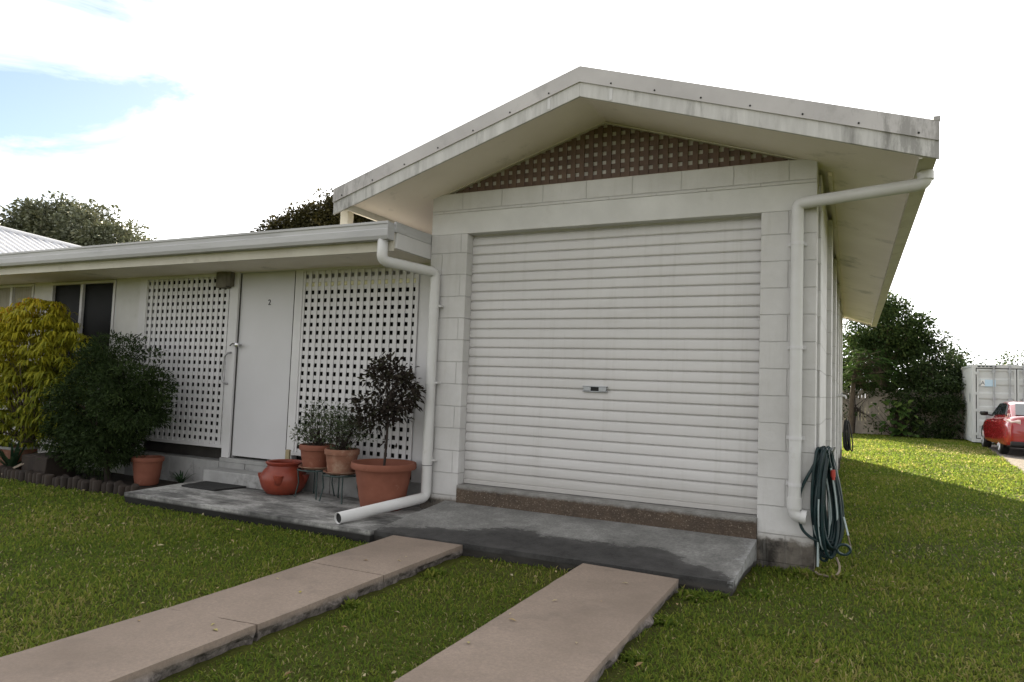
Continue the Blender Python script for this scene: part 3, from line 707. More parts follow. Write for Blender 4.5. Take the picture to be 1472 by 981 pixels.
# lattice screens
def lattice_panel(x0, x1, z0, z1, ph):
    fr = MB(); fr.box(x0, x0 + .035, YE - .03, YE + .005, z0, z1).box(x1 - .035, x1, YE - .03, YE + .005, z0, z1)
    fr.box(x0 + .035, x1 - .035, YE - .03, YE + .005, z0, z0 + .035).box(x0 + .035, x1 - .035, YE - .03, YE + .005, z1 - .035, z1)
    m = MB(); p = .0855; w_ = .043
    n = int((x1 - x0) / p) + 2
    for i in range(n):
        x = x0 + ph + i * p; a, b = max(x, x0 + .036), min(x + w_, x1 - .036)
        if b - a > .004: m.box(a, b, YE - .022, YE - .013, z0 + .036, z1 - .036)
    for k in range(int((z1 - z0) / p) + 2):
        z = z0 + .028 + k * p; a, b = max(z, z0 + .036), min(z + w_, z1 - .036)
        if b - a > .004: m.box(x0 + .036, x1 - .036, YE - .0125, YE - .0035, a, b)
    o = m.build('lattice_screen', 'white', H)
    fr.build('frame', 'white', o, bevel=.003)
lattice_panel(-7.135, -5.665, .435, 2.40, .005)
lattice_panel(-4.665, -3.165, .435, 2.415, .02)
# frame posts and trims
tr = MB()
tr.box(-7.244, -7.137, YE - .02, YE + .1, -.05, 2.403)
tr.box(-5.663, -5.552, YE - .045, YE + .06, .338, 2.403)
tr.box(-4.745, -4.667, YE - .02, YE + .06, .338, 2.403)
tr.box(-3.163, -2.932, YE - .012, YE + .08, .25, 2.403)
tr.box(-5.552, -4.745, YE - .02, YE + .06, 2.395, 2.405)
tr.build_each('frame_board', 'white', H, bevel=.003)
MB().box(-4.752, -4.7455, YE - .0215, YE - .012, .34, 2.39).box(-5.5515, -5.546, YE - .018, YE - .008, .34, 2.39).build_each('door_seal', 'void', H)
MB().box(-5.648, -5.575, YE - .047, YE + .02, .30, .3375).build('rusty_foot', 'rust', H)
DR = MB().box(-5.545, -4.755, YE - .005, YE + .035, .362, 2.392).build('front_door', 'door', H, bevel=.003)
text_mesh('house_number', '2', .088, (-5.112, YE - .008, 2.055), (R(90), 0, 0), 'num', DR)
kn = MB().tube([(-5.505, YE - .005, 1.585), (-5.505, YE - .055, 1.585)], .012, 12).lathe([(.0, -.028), (.024, -.02), (.03, 0), (.024, .02), (0, .028)], (-5.505, YE - .06, 1.585), 14)
kn.tube([(-5.505, YE - .05, 1.585), (-5.56, YE - .075, 1.60), (-5.60, YE - .07, 1.575)], .008, 8)
kn.build('door_knob', 'chrome', DR, smooth=True)
MB().tube(arc_path([(-5.60, YE - .045, 1.50), (-5.62, YE - .085, 1.49), (-5.655, YE - .095, 1.45), (-5.672, YE - .095, 1.22), (-5.65, YE - .09, 1.16), (-5.625, YE - .045, 1.15)], .03), .012, 10).build('pull_handle', 'alloy', DR, smooth=True)
MB().box(-5.83, -5.665, YE - .12, YE - .003, 2.225, 2.40).box(-5.665, -5.615, YE - .115, YE - .047, 2.24, 2.40).build_each('beam_bracket', 'bracket', H, bevel=.006)
# plinth
pl = MB(); x = -7.24
g = np.random.default_rng(5)
while x < -2.95:
    w_ = .385; pl.box(x, min(x + w_, -2.94), .135 + .004 * g.random(), .32, -.05, .295); x += w_ + .008
pl.build('plinth', 'plinth', H, bevel=.004)
MB().box(-5.66, -4.67, .131, .33, .296, .337).build('door_sill', 'plinth', H, bevel=.004)
MB().box(-7.2, -2.95, .30, .34, .2, .45).build('dark_gap_board', 'void', H)  # dark board added where the gap under the lattice lies in shade
# windows
def window(x0, x1, z0, z1, mx, panemat):
    f = MB().box(x0, x0 + .04, YE - .01, YE + .06, z0, z1).box(x1 - .04, x1, YE - .01, YE + .06, z0, z1).box(x0 + .04, x1 - .04, YE - .01, YE + .06, z1 - .035, z1).box(x0 + .04, x1 - .04, YE - .01, YE + .06, z0, z0 + .035)
    for m_ in mx: f.box(m_ - .025, m_ + .025, YE - .005, YE + .06, z0 + .035, z1 - .035)
    o = f.build('window', 'white', H, bevel=.003)
    MB().box(x0 + .04, x1 - .04, YE + .03, YE + .036, z0 + .035, z1 - .035).build('pane', panemat, o)
    lv = MB()
    k = z0 + .06
    while k < z1 - .08:
        lv.add([(x0 + .04, YE + .028, k), (x1 - .04, YE + .028, k), (x1 - .04, YE + .006, k + .012), (x0 + .04, YE + .006, k + .012)], [(0, 1, 2, 3)]); k += .15
    return o
window(-9.06, -7.73, 1.06, 2.395, (-8.41,), 'window')
window(-10.39, -9.45, 1.06, 2.395, (-9.98,), 'curtain')
# ribbed roof of the far wing, seen above the gutter
K = .42; A0 = Vector((-14.76, 4.0, 3.895)); e_ = Vector((-.36, -1.36, .151)); dn = Vector((1, 0, -K)); nrm = Vector((K, 0, 1)).normalized()
P1 = A0 - e_ * 1.6; P2 = A0 + e_ * 2.6
def down(p): return p + dn * ((p.z - 2.72) / K)
Q1, Q2 = down(P1), down(P2)
mr = MB().add([P1, Q1, Q2, P2] + [p - nrm * .03 for p in (P1, Q1, Q2, P2)], [(0, 1, 2, 3), (7, 6, 5, 4), (0, 3, 7, 4), (1, 0, 4, 5), (2, 1, 5, 6), (3, 2, 6, 7)])
n = int((P1 - P2).length / .16)
for i in range(n + 1):
    p = P1.lerp(P2, i / n); q = Q1.lerp(Q2, i / n); wv = (P2 - P1).normalized() * .022
    a, b = p - wv, p + wv; c_, d_ = q + wv, q - wv; up = nrm * .028
    mr.add([a + nrm * .001, b + nrm * .001, c_ + nrm * .001, d_ + nrm * .001, p - wv * .5 + up, p + wv * .5 + up, q + wv * .5 + up, q - wv * .5 + up], [(4, 5, 6, 7), (0, 1, 5, 4), (1, 2, 6, 5), (2, 3, 7, 6), (3, 0, 4, 7)])
MRO = mr.build('main_roof', 'roofsheet', H)
MB().tube([P1 + nrm * .03, P2 + nrm * .03], .05, 8).build('ridge_cap', 'roofsheet', MRO)
MB().add([P1, P2, P2 + Vector((-4, .3, -1.5)), P1 + Vector((-4, .3, -1.5))], [(0, 1, 2, 3)]).build('rear_roof', 'roofsheet', H)

# side wall fittings
wt = thing('wall_tap', 'small metal tap sticking out of the white side wall high up', 'tap', (.452, 5.35, 1.27))
MB().tube([(.448, 5.35, 1.27), (.50, 5.35, 1.275), (.545, 5.35, 1.265), (.555, 5.35, 1.23)], [.02, .016, .016, .014], 10).lathe([(0, -.01), (.022, -.01), (.022, .01), (0, .012)], (.448, 5.35, 1.27), 12).build('spout', 'white', wt, smooth=True)
MB().box(.495, .505, 5.30, 5.40, 1.30, 1.31).tube([(.50, 5.35, 1.275), (.50, 5.35, 1.305)], .007, 8).build('handle', 'alloy', wt)

def hose_coil(base, mat, n, top, ht, wt_, wb, depth, r, seed, name, label, pale_line=None, extra=None):
    g = np.random.default_rng(seed); T = thing(name, label, 'hose', base)
    hm, st = MB(), MB()
    for i in range(n):
        cx, cy = top[0] + g.normal() * .016, top[1] + (g.random() - .5) * depth
        h = ht * (.84 + .17 * g.random()); a = wt_ * (.35 + .9 * g.random()); b = wb * (.25 + .95 * g.random()); sx = g.normal() * .018; tw = g.normal() * .5
        pts = []
        for q in np.linspace(0, 2 * math.pi, 29)[:-1]:
            s = (1 - math.cos(q)) / 2                      # 0 top .. 1 bottom
            half = (a * (1 - s) + b * s) * math.sin(q) * (1.0 if s > .12 else .9)
            x = cx + half + (sx + .03) * s; y = cy + half * .35 * math.sin(tw) + depth * .4 * math.sin(q + tw)
            pts.append((x, y, top[2] - h * s + .004 * g.normal()))
        pts.append(pts[0])
        hm.tube(pts, r, 8, False)
        if pale_line and i % 3 == 0:
            p2 = [(x, y - r * .55, z) for x, y, z in pts][4:22 - i % 7]
            st.tube(p2, r * .62, 6)  # thin paler tube along part of this loop
    if extra: hm.tube(arc_path(extra, .12, 6), r, 8)
    hm.build('coil', mat, T, smooth=True)
    if pale_line: st.build('pale_line', pale_line, T, smooth=True)
    return T
hc = hose_coil((.47, .08, .05), 'hose', 30, (.455, .06, .885), .76, .034, .115, .14, .0108, 21, 'garden_hose', 'dark green garden hose with pale lines coiled on the corner of the white pier', 'hose_pale_line',
               extra=[(.44, .0, .87), (.39, -.03, .78), (.30, -.05, .60), (.275, -.06, .45), (.31, -.05, .30), (.40, -.03, .235), (.50, -.0, .25)])
MB().tube([(.405, .06, .865), (.50, .06, .868), (.512, .06, .90)], .012, 8).build('hose_hook', 'alloy', hc, smooth=True)
MB().tube([(.505, .0, .74), (.507, .0, .69)], .016, 12).tube([(.507, .0, .69), (.509, .0, .67)], .011, 12).build('fitting', 'red_plastic', hc, smooth=True)
hb_ = MB()
g = np.random.default_rng(3)
for i in range(9):                                           # knotted lower loops
    c = (.475 + .05 * g.normal(), .04 + .03 * g.normal(), .19 + .03 * g.normal()); a0 = g.random() * 6
    hb_.tube([(c[0] + .045 * math.cos(a) * math.cos(a0), c[1] + .02 * math.sin(a0) * math.cos(a), c[2] + .035 * math.sin(a)) for a in np.linspace(0, 2 * math.pi, 17)], .0095, 8, False)
hb_.build('lower_loops', 'hose', hc, smooth=True)
MB().tube([(.575, .0, .42), (.59, -.0, .36), (.605, -.02, .30)], .006, 8).tube([(.425, .05, .86), (.415, .0, .4), (.413, -.02, .06)], .008, 8).build('hose_tail', 'hose_pale_line', hc, smooth=True)
hose_coil((.53, 9.4, .15), 'hose_black', 10, (.54, 9.4, .80), .58, .03, .07, .08, .011, 31, 'hose_coil', 'black hose hung in a narrow coil on the far end of the side wall')
cd = MB().tube(arc_path([(.40, -.06, .03), (.43, -.10, .022), (.50, -.10, .02), (.545, -.06, .035), (.555, -.02, .08), (.53, .02, .13)], .03), .008, 8).build('cord', 'twig', None, smooth=True, origin=(.46, -.08, .03))
tag(cd, 'short pale cord looping on the grass under the green hose', 'cord')
ck = MB().tube([(.62, .95, .04), (.52, .85, .50)], .007, 8).build('garden_stake', 'twig', None, smooth=True, origin=(.58, .9, .1))
tag(ck, 'thin pale stake leaning behind the coiled green hose', 'stake')

# ------------------------------------------------------------------ patio objects
dst = MB().box(-5.63, -4.72, -.10, .134, .02, .232).build('doorstep', 'plinth', None, bevel=.012, origin=(-5.17, .02, .1))
tag(dst, 'grey concrete block step below the white front door', 'step')
mt = MB().prism([(-5.50, -.47), (-5.02, -.47), (-4.96, -.125), (-5.55, -.125)], 2, .1015, .118).build('doormat', 'black', None, bevel=.004, origin=(-5.25, -.3, .1))
tag(mt, 'flat black doormat lying in front of the grey step', 'doormat')

def flower_pot(loc, r_top, r_bot, h, mat, label, rim=.03, rimh=.05, soil=.03, bands=True, name='flower_pot'):
    T = thing(name, label, 'pot', loc)
    prof = [(0, 0), (r_bot * .96, 0), (r_bot, .008)]
    nb = 12
    for i in range(1, nb):
        q = i / nb; r = r_bot + (r_top - rim * .75 - r_bot) * (q ** .9) + (.0025 if bands and i in (4, 8) else 0); prof.append((r, (h - rimh) * q))
    r1 = r_top - rim * .75
    prof += [(r1, h - rimh), (r_top - rim * .1, h - rimh + .004), (r_top, h - rimh * .7), (r_top, h - rimh * .25), (r_top - .006, h), (r_top - .018, h), (r1 - .014, h - rimh), (r1 - .02, h - rimh - .02 - soil), (0, h - rimh - .02 - soil)]
    MB().lathe(prof, loc, 48).build('shell', mat, T, smooth=True)
    rs = r1 - .012
    MB().lathe([(0, 0), (rs * .5, .008), (rs * .9, .003), (rs, -.01), (rs, -.018), (0, -.02)], (loc[0], loc[1], loc[2] + h - rimh - .01), 28).build('soil', 'soil', T, smooth=True)
    return T
BIG = (-3.19, -.22, .10)
flower_pot(BIG, .295, .188, .415, 'terra', 'large terracotta tub holding the dark purple standard tree', rim=.055, rimh=.06)
S1 = (-4.08, -.10, .392); S2 = (-3.73, -.10, .378)
def stand(x, y, z, ztop, label, r=.17):
    T = thing('plant_stand', label, 'plant stand', (x, y, z), 'metal plant stands by the lattice')
    ring = [(x + r * math.cos(a), y + r * math.sin(a), ztop - .008) for a in np.linspace(0, 2 * math.pi, 29)]
    m = MB().tube(ring, .007, 8, False)
    m.box(x - r, x + r, y - .008, y + .008, ztop - .012, ztop - .004).box(x - .008, x + .008, y - r, y - .009, ztop - .0125, ztop - .0045).box(x - .008, x + .008, y + .009, y + r, ztop - .0125, ztop - .0045)
    m.build('top_ring', 'stand', T)
    for k in range(4):
        a = R(45 + 90 * k); c, s = math.cos(a), math.sin(a)
        MB().tube([(x + r * c, y + r * s, ztop - .008), (x + r * .92 * c, y + r * .92 * s, (z + ztop) / 2), (x + r * 1.1 * c, y + r * 1.1 * s, z)], .0065, 8).build('leg', 'stand', T, smooth=True)
    return T
stand(S1[0], S1[1], .10, S1[2] - .022, 'thin green metal stand under the red pot nearest the front door')
stand(S2[0], S2[1] - .05, .10, S2[2] - .022, 'thin green metal stand under the pale pot beside the big tub')
def saucer(loc, r, mat, label):
    o = MB().lathe([(0, 0), (r * .8, 0), (r, .02), (r, .026), (r - .012, .026), (r * .78, .007), (0, .007)], loc, 32).build('pot_saucer', mat, None, smooth=True, origin=loc)
    tag(o, label, 'saucer', 'saucers on the plant stands')
saucer((S1[0], S1[1], S1[2] - .02), .168, 'terra_pale', 'pale clay saucer under the red pot on the stand')
saucer((S2[0], S2[1] - .05, S2[2] - .02), .168, 'terra_pale', 'pale clay saucer under the faded pot on the stand')
flower_pot((S1[0], S1[1], S1[2] - .012), .172, .125, .225, 'terra', 'red clay pot on a stand, nearer the front door', rim=.02, rimh=.055)
flower_pot((S2[0], S2[1] - .05, S2[2] - .012), .165, .125, .225, 'terra_pale', 'faded pale clay pot on a stand beside the big tub', rim=.02, rimh=.055)
# squat strawberry urn
U = (-4.46, -.13, .10)
T = thing('clay_urn', 'squat round red clay urn with pockets standing by the doorstep', 'urn', U)
MB().lathe([(0, 0), (.15, 0), (.165, .01), (.205, .06), (.228, .13), (.225, .18), (.19, .235), (.165, .255), (.160, .275), (.175, .292), (.182, .305), (.170, .315), (.150, .305), (.145, .27), (.16, .24), (.16, .10), (0, .09)], U, 44).build('shell', 'terra_glaze', T, smooth=True)
for a in (-60, 20, 125, 205):
    c, s = math.cos(R(a)), math.sin(R(a))
    MB().tube([(U[0] + .17 * c, U[1] + .17 * s, U[2] + .10), (U[0] + .195 * c, U[1] + .195 * s, U[2] + .125), (U[0] + .207 * c, U[1] + .207 * s, U[2] + .17), (U[0] + .209 * c, U[1] + .209 * s, U[2] + .195)], [.02, .042, .050, .052], 14).build('pocket', 'terra_glaze', T, smooth=True)
st = MB().box(-4.650, -4.600, .07, .10, .10, .50).build('timber_offcut', 'timber', None, bevel=.004, origin=(-4.625, .085, .1))
tag(st, 'short pale timber offcut standing upright behind the red urn', 'timber')
GP = (-6.33, -.24, .02)
flower_pot(GP, .165, .118, .30, 'terra', 'plain terracotta pot standing in the garden bed by the patio corner', rim=.022, rimh=.05)

# plants in pots
def potted(name, label, cat, loc, mat, blobs, nc, nl, cr, L, W, seed, stems, sr, droop=.2, shell=.4, fork=None):
    T = thing(name, label, cat, loc)
    o, C, g = foliage('foliage', mat, T, blobs, nc, nl, cr, L, W, seed, shell, droop)
    mb = MB(); idx = g.choice(len(C), min(stems, len(C)), replace=False)
    for i in idx:
        e = Vector(C[i]); s = Vector(loc) + Vector((g.normal() * .03, g.normal() * .03, -.01))
        if fork: s = Vector(fork)
        m = s.lerp(e, .5) + Vector((g.normal() * .03, g.normal() * .03, .02))
        mb.tube([s, m, e], [sr, sr * .8, sr * .4], 5)
    if fork: mb.tube([Vector(loc) - Vector((0, 0, .03)), Vector(loc).lerp(Vector(fork), .5) + Vector((.008, 0, 0)), Vector(fork)], [.012, .011, .010], 8)
    mb.build('stem', 'bark_dark', T, smooth=True)
    return T
bx, by = BIG[0], BIG[1]
potted('standard_tree', 'dark purple leaved ball standard growing from the big terracotta tub', 'potted tree', (bx, by, .45), 'leaf_purple',
       [(bx + .03, by, 1.16, .285, .25, .25), (bx - .09, by, 1.04, .20, .2, .16), (bx + .02, by + .02, 1.36, .16, .15, .10), (bx + .22, by, 1.20, .11, .1, .10), (bx - .17, by, .93, .13, .1, .12), (bx + .12, by, .92, .10, .09, .09), (bx - .30, by - .02, .80, .06, .05, .06), (bx + .06, by + .03, .72, .04, .04, .12)], 130, 1500, .040, .060, .026, 41, 46, .0045, .15, .35, fork=(bx + .02, by, .98))
potted('potted_shrub', 'straggly grey green shrub in the red pot nearer the door', 'potted plant', (S1[0], S1[1], S1[2] + .18), 'leaf_grey',
       [(S1[0] + .02, S1[1], .76, .25, .16, .15), (S1[0] - .17, S1[1] - .03, .70, .12, .1, .07), (S1[0] + .0, S1[1], .90, .15, .12, .10), (S1[0] - .30, S1[1] - .05, .63, .07, .05, .025)], 90, 1100, .038, .034, .013, 42, 60, .003, .1, .3)
potted('potted_shrub', 'grey green shrub in the faded pot beside the purple standard', 'potted plant', (S2[0], S2[1] - .05, S2[2] + .18), 'leaf_grey',
       [(S2[0] + .0, S2[1] - .05, .74, .20, .16, .17), (S2[0] + .19, S2[1] - .06, .78, .14, .1, .09), (S2[0] - .02, S2[1] - .05, .90, .14, .12, .09), (S2[0] + .30, S2[1] - .08, .72, .07, .06, .05)], 95, 1200, .038, .034, .013, 43, 60, .003, .1, .3)

# ------------------------------------------------------------------ garden bed
T = thing('shrub', 'dense dark green shrub in front of the left lattice', 'shrub', (-6.75, -.40, 0))
o, C, g = foliage('foliage', 'leaf_dark', T, [(-6.80, -.42, .85, .62, .42, .62), (-6.35, -.45, .95, .42, .36, .42), (-7.15, -.40, .95, .5, .4, .55), (-6.72, -.38, 1.35, .42, .34, .28), (-7.25, -.40, .45, .45, .36, .38), (-6.70, -.42, .48, .36, .32, .36), (-6.12, -.42, 1.10, .20, .22, .22), (-6.22, -.42, .86, .18, .2, .18)],
                  460, 32000, .058, .052, .014, 51, .45, .1)
limbs('stem', 'bark_dark', T, (-6.75, -.40, 0), C, g, 40, .03, (-6.75, -.40, .45))
sp = MB()
T = thing('golden_shrub', 'tall golden shrub with drooping narrow yellow leaves at the window', 'shrub', (-8.1, -.45, 0))
# whorls of long drooping leaves at branch ends
def whorls(name, parent, blobs, n, per, L, W, seed, mat, hue):
    P, O, C, g, j = clump_points(blobs, n, 10, .01, .75, seed)
    ctr = C; n = len(ctr); az = g.random((n, per)) * 6.283; el = -.25 - .75 * g.random((n, per))
    D = np.stack([np.cos(az) * np.cos(el), np.sin(az) * np.cos(el), np.sin(el)], -1).reshape(-1, 3)
    B = np.repeat(ctr, per, 0) + D * .01; m = len(B)
    ln = L * (.6 + .7 * g.random(m)); up = unit(np.array([0, 0, 1.]) + .25 * g.normal(size=(m, 3)))
    S = unit(np.cross(D, up)); wd = W * (.7 + .6 * g.random(m))
    Dh = unit(D * np.array([1, 1, .15]))
    p0 = B; p1 = B + Dh * (ln * .38)[:, None] + np.array([0, 0, .012]); p2 = p1 + unit(D + np.array([0, 0, -.4])) * (ln * .35)[:, None]; p3 = p2 + unit(D + np.array([0, 0, -1.2])) * (ln * .3)[:, None]
    V = np.stack([p0 - S * .002, p0 + S * .002, p1 + S * wd[:, None] * .5, p1 - S * wd[:, None] * .5, p2 + S * wd[:, None] * .42, p2 - S * wd[:, None] * .42, p3 + S * .001, p3 - S * .001], 1).reshape(-1, 3)
    b = np.arange(m)[:, None] * 8
    F = np.concatenate([b + np.array([[0, 1, 2, 3]]), b + np.array([[3, 2, 4, 5]]), b + np.array([[5, 4, 6, 7]])], 1).reshape(-1, 4)
    rn = np.clip(.5 * g.random(m) + hue(B), 0, 1)
    return np_mesh(name, V, F, mat, parent, np.repeat(rn, 3)), C, g
o, C, g = whorls('foliage', T, [(-8.30, -.42, 1.82, .50, .36, .28), (-8.25, -.42, 1.55, .62, .40, .52), (-8.75, -.45, 1.45, .60, .42, .60), (-7.75, -.40, 1.35, .42, .36, .45), (-8.20, -.42, .85, .60, .40, .45), (-7.60, -.40, .90, .35, .3, .4), (-9.3, -.45, 1.3, .5, .4, .7), (-8.35, -.40, .48, .6, .34, .36), (-8.95, -.42, .62, .55, .36, .5)], 1250, 14, .13, .017, 52, 'leaf_gold',
                 lambda B: np.clip((B[:, 2] - .9) * .45 - (B[:, 0] + 8.2) * .22, -.1, .55))
limbs('stem', 'bark', T, (-8.2, -.42, 0), C, g, 60, .03, (-8.2, -.42, .5))
# bed plants at the far left
def strap_plant(name, label, loc, n, L, W, mat, seed, spread=1.0):
    g = np.random.default_rng(seed); T = thing(name, label, 'plant', loc); mb = MB(); V = []; F = []
    vs = []; fs = []
    for i in range(n):
        a = g.random() * 6.283; l = L * (.6 + .6 * g.random()); w_ = W * (.7 + .5 * g.random()); sp_ = spread * (.4 + .7 * g.random())
        d = np.array([math.cos(a), math.sin(a), 0]); s = np.array([-math.sin(a), math.cos(a), 0]); k = len(vs)
        for j in range(6):
            q = j / 5; p = np.array(loc) + d * l * sp_ * q * .8 + np.array([0, 0, l * (q - .62 * sp_ * q * q)]); hw = w_ * .5 * (1 - q ** 2.2) + .001
            vs += [tuple(p - s * hw), tuple(p + s * hw)]
        fs += [(k + 2 * j, k + 2 * j + 1, k + 2 * j + 3, k + 2 * j + 2) for j in range(5)]
    return np_mesh('foliage', np.array(vs), np.array(fs), mat, T, g.random(len(fs)))
strap_plant('strap_plant', 'low strappy green plant under the golden shrub', (-8.15, -.62, .02), 40, .55, .045, 'leaf_strap', 61)
strap_plant('cordyline', 'red leaved plant at the end of the garden bed', (-8.75, -.55, .25), 30, .5, .05, 'leaf_red', 62, .8)
strap_plant('bed_fern', 'small dark fern between the shrub and the terracotta pot', (-6.05, -.02, .02), 26, .22, .02, 'leaf_strap', 63)
tr_ = thing('planter_trough', 'terracotta trough with a pale rim at the left of the bed', 'planter', (-8.36, -.5, .0))
MB().prism([(-.13, 0), (.13, 0), (.155, .28), (-.155, .28)], 0, 0, .0).v
tb = MB()
X0, X1 = -8.62, -8.12
tb.add([(X0 + .03, -.61, .02), (X1 - .03, -.61, .02), (X1 - .03, -.39, .02), (X0 + .03, -.39, .02), (X0, -.64, .30), (X1, -.64, .30), (X1, -.36, .30), (X0, -.36, .30), (X0 + .03, -.61, .29), (X1 - .03, -.61, .29), (X1 - .03, -.39, .29), (X0 + .03, -.39, .29)],
       [(3, 2, 1, 0), (0, 1, 5, 4), (1, 2, 6, 5), (2, 3, 7, 6), (3, 0, 4, 7), (4, 5, 9, 8), (5, 6, 10, 9), (6, 7, 11, 10), (7, 4, 8, 11), (8, 9, 10, 11)])
tb.build('box', 'terra_pale', tr_, bevel=.006)
MB().box(X0 - .012, X1 + .012, -.655, -.635, .285, .315).box(X0 - .012, X1 + .012, -.365, -.345, .285, .315).box(X0 - .012, X0 + .008, -.634, -.366, .285, .315).box(X1 - .008, X1 + .012, -.634, -.366, .285, .315).build('rim', 'plinth', tr_, bevel=.004)
sq = thing('square_planter', 'square weathered timber planter beneath the dark shrub', 'planter', (-7.6, -.5, .0))
MB().prism([(-7.82, .0), (-7.40, .0), (-7.37, .26), (-7.85, .26)], 1, -.70, -.34).build('box', 'edging', sq, bevel=.008)
MB().box(-7.83, -7.39, -.68, -.36, .2605, .268).build('soil', 'soil', sq)
tw = MB().tube([(-8.06, -.80, .04), (-7.98, -.70, .10), (-7.80, -.62, .21)], [.012, .012, .008], 7).tube([(-7.98, -.82, .04), (-7.88, -.72, .12), (-7.74, -.68, .19)], [.010, .010, .007], 7).build('dead_frond', 'twig', None, smooth=True, origin=(-7.9, -.7, .1))
tag(tw, 'pale dry forked frond lying in the garden bed', 'frond')
# edging of upright short logs
ed = MB(); g = np.random.default_rng(8); xx = -7.55
edp = lambda x: -.80 + .05 * math.sin(x * 2)
while x < -9: x += 1
xx = -9.2
while xx < -5.72:
    r = .035 + .012 * g.random(); h = .10 + .03 * g.random(); y = edp(xx) + .006 * g.normal()
    ed.tube([(xx, y, -.03), (xx + .004 * g.normal(), y, h * .9), (xx + .005 * g.normal(), y, h)], [r, r, r * .82], 9); xx += r * 2.02
ed = ed.build('garden_edging', 'edging', None, smooth=True, origin=(-7.4, -.8, 0)); tag(ed, 'low dark edging of short upright logs along the garden bed', 'edging')

# ------------------------------------------------------------------ back yard
# paling fence along the rear boundary
fe = thing('paling_fence', 'weathered vertical paling fence across the back of the yard', 'fence', (1.0, 21.3, 0))
fb = MB(); x = -13.0; g = np.random.default_rng(14)
while x < 9:
    w_ = .098; h = 1.50 + .03 * g.normal(); fb.box(x, x + w_, 21.3 + .006 * g.random(), 21.32, .02, h); x += w_ + .003 + .003 * g.random()
fb.build('palings', 'fence', fe)
MB().box(-13, 9, 21.325, 21.37, .35, .43).box(-13, 9, 21.325, 21.37, 1.15, 1.23).build('rail', 'fence', fe)
MB().box(-13, 9, 21.27, 21.298, .0, .32).build('kickboard', 'fence', fe)

def tree(name, label, loc, blobs, nc, nl, cr, L, W, seed, mat, r0, fork, nl_b=30, droop=.3, shell=.5, group=None, hue=None, keep=None):
    T = thing(name, label, 'tree', loc, group)
    o, C, g = foliage('crown', mat, T, blobs, nc, nl, cr, L, W, seed, shell, droop, hue=hue, keep=keep)
    limbs('trunk', 'bark', T, loc, C, g, nl_b, r0, fork)
    return T
tree('garden_tree', 'tall leafy tree rising over the paling fence beside the eave', (1.6, 22.0, 0),
     [(1.7, 22.0, 3.7, .95, .9, .85), (1.15, 22.0, 3.9, .8, .8, .9), (2.15, 22.0, 3.45, .8, .8, .75), (1.75, 22.0, 4.45, .5, .5, .38), (1.2, 22, 2.8, .9, .9, .8), (2.6, 22.0, 3.6, .45, .5, .5)],
     190, 14000, .18, .12, .06, 71, 'leaf_tree', .13, (1.65, 22.0, 2.6), shell=.55)
tree('garden_tree', 'broad dark tree filling the corner between fence and container', (3.0, 22.2, 0),
     [(2.8, 22.0, 2.3, 1.1, .9, 1.1), (3.3, 22.2, 1.5, .95, .9, 1.1), (2.3, 21.6, 1.4, .7, .7, 1.0), (3.75, 22.3, 2.3, .55, .6, .55), (3.1, 22.0, 3.15, .6, .6, .45), (2.9, 20.9, .6, .75, .45, .65), (3.5, 21.0, .75, .5, .5, .75), (2.5, 20.9, 1.2, .5, .4, .6), (3.2, 20.9, 1.5, .6, .45, .6)],
     330, 24000, .15, .10, .05, 72, 'leaf_dark', .12, (3.0, 22.1, 1.4), shell=.6)
# pinnate fronds of the tree next to the eave
T = thing('feathery_tree', 'tree with drooping feathery fronds just behind the house corner', 'tree', (.6, 20.6, 0))
g = np.random.default_rng(77); Vs = []; Fs = []; rn = []; tb = MB(); tb.tube([(.60, 20.6, -.05), (.63, 20.6, .9), (.70, 20.6, 1.9), (.9, 20.6, 2.7)], [.10, .085, .07, .05], 9)
for i in range(58):
    a = g.random() * 6.283; L = .75 + .45 * g.random(); s = np.array([.9 + .3 * g.normal(), 20.6 + .25 * g.normal(), 1.75 + 1.15 * g.random()])
    tb.tube([(.9, 20.6, min(2.6, s[2] - .1)), tuple(s)], [.02, .008], 5)
    d = np.array([math.cos(a), math.sin(a), 0]); sd = np.array([-math.sin(a), math.cos(a), 0]); c0 = g.random()
    for k in range(15):
        q = (k + 1) / 15; p = s + d * L * q * .8 + np.array([0, 0, L * (.35 * q - .75 * q * q)])
        for sg in (-1, 1):
            l = .17 * math.sin(math.pi * min(1, .18 + q * .86)) + .04; dd = unit(sd * sg + d * .5 + np.array([0, 0, -.35]))
            t2 = p + dd * l; ww = d * .024; b = len(Vs); m_ = (p + t2) / 2 + np.array([0, 0, .01])
            Vs += [tuple(p), tuple(m_ + ww), tuple(t2), tuple(m_ - ww)]; Fs.append((b, b + 1, b + 2, b + 3)); rn.append(.6 * c0 + .4 * g.random())
np_mesh('crown', np.array(Vs), np.array(Fs), 'leaf_big', T, np.array(rn)); tb.build('trunk', 'bark', T, smooth=True)
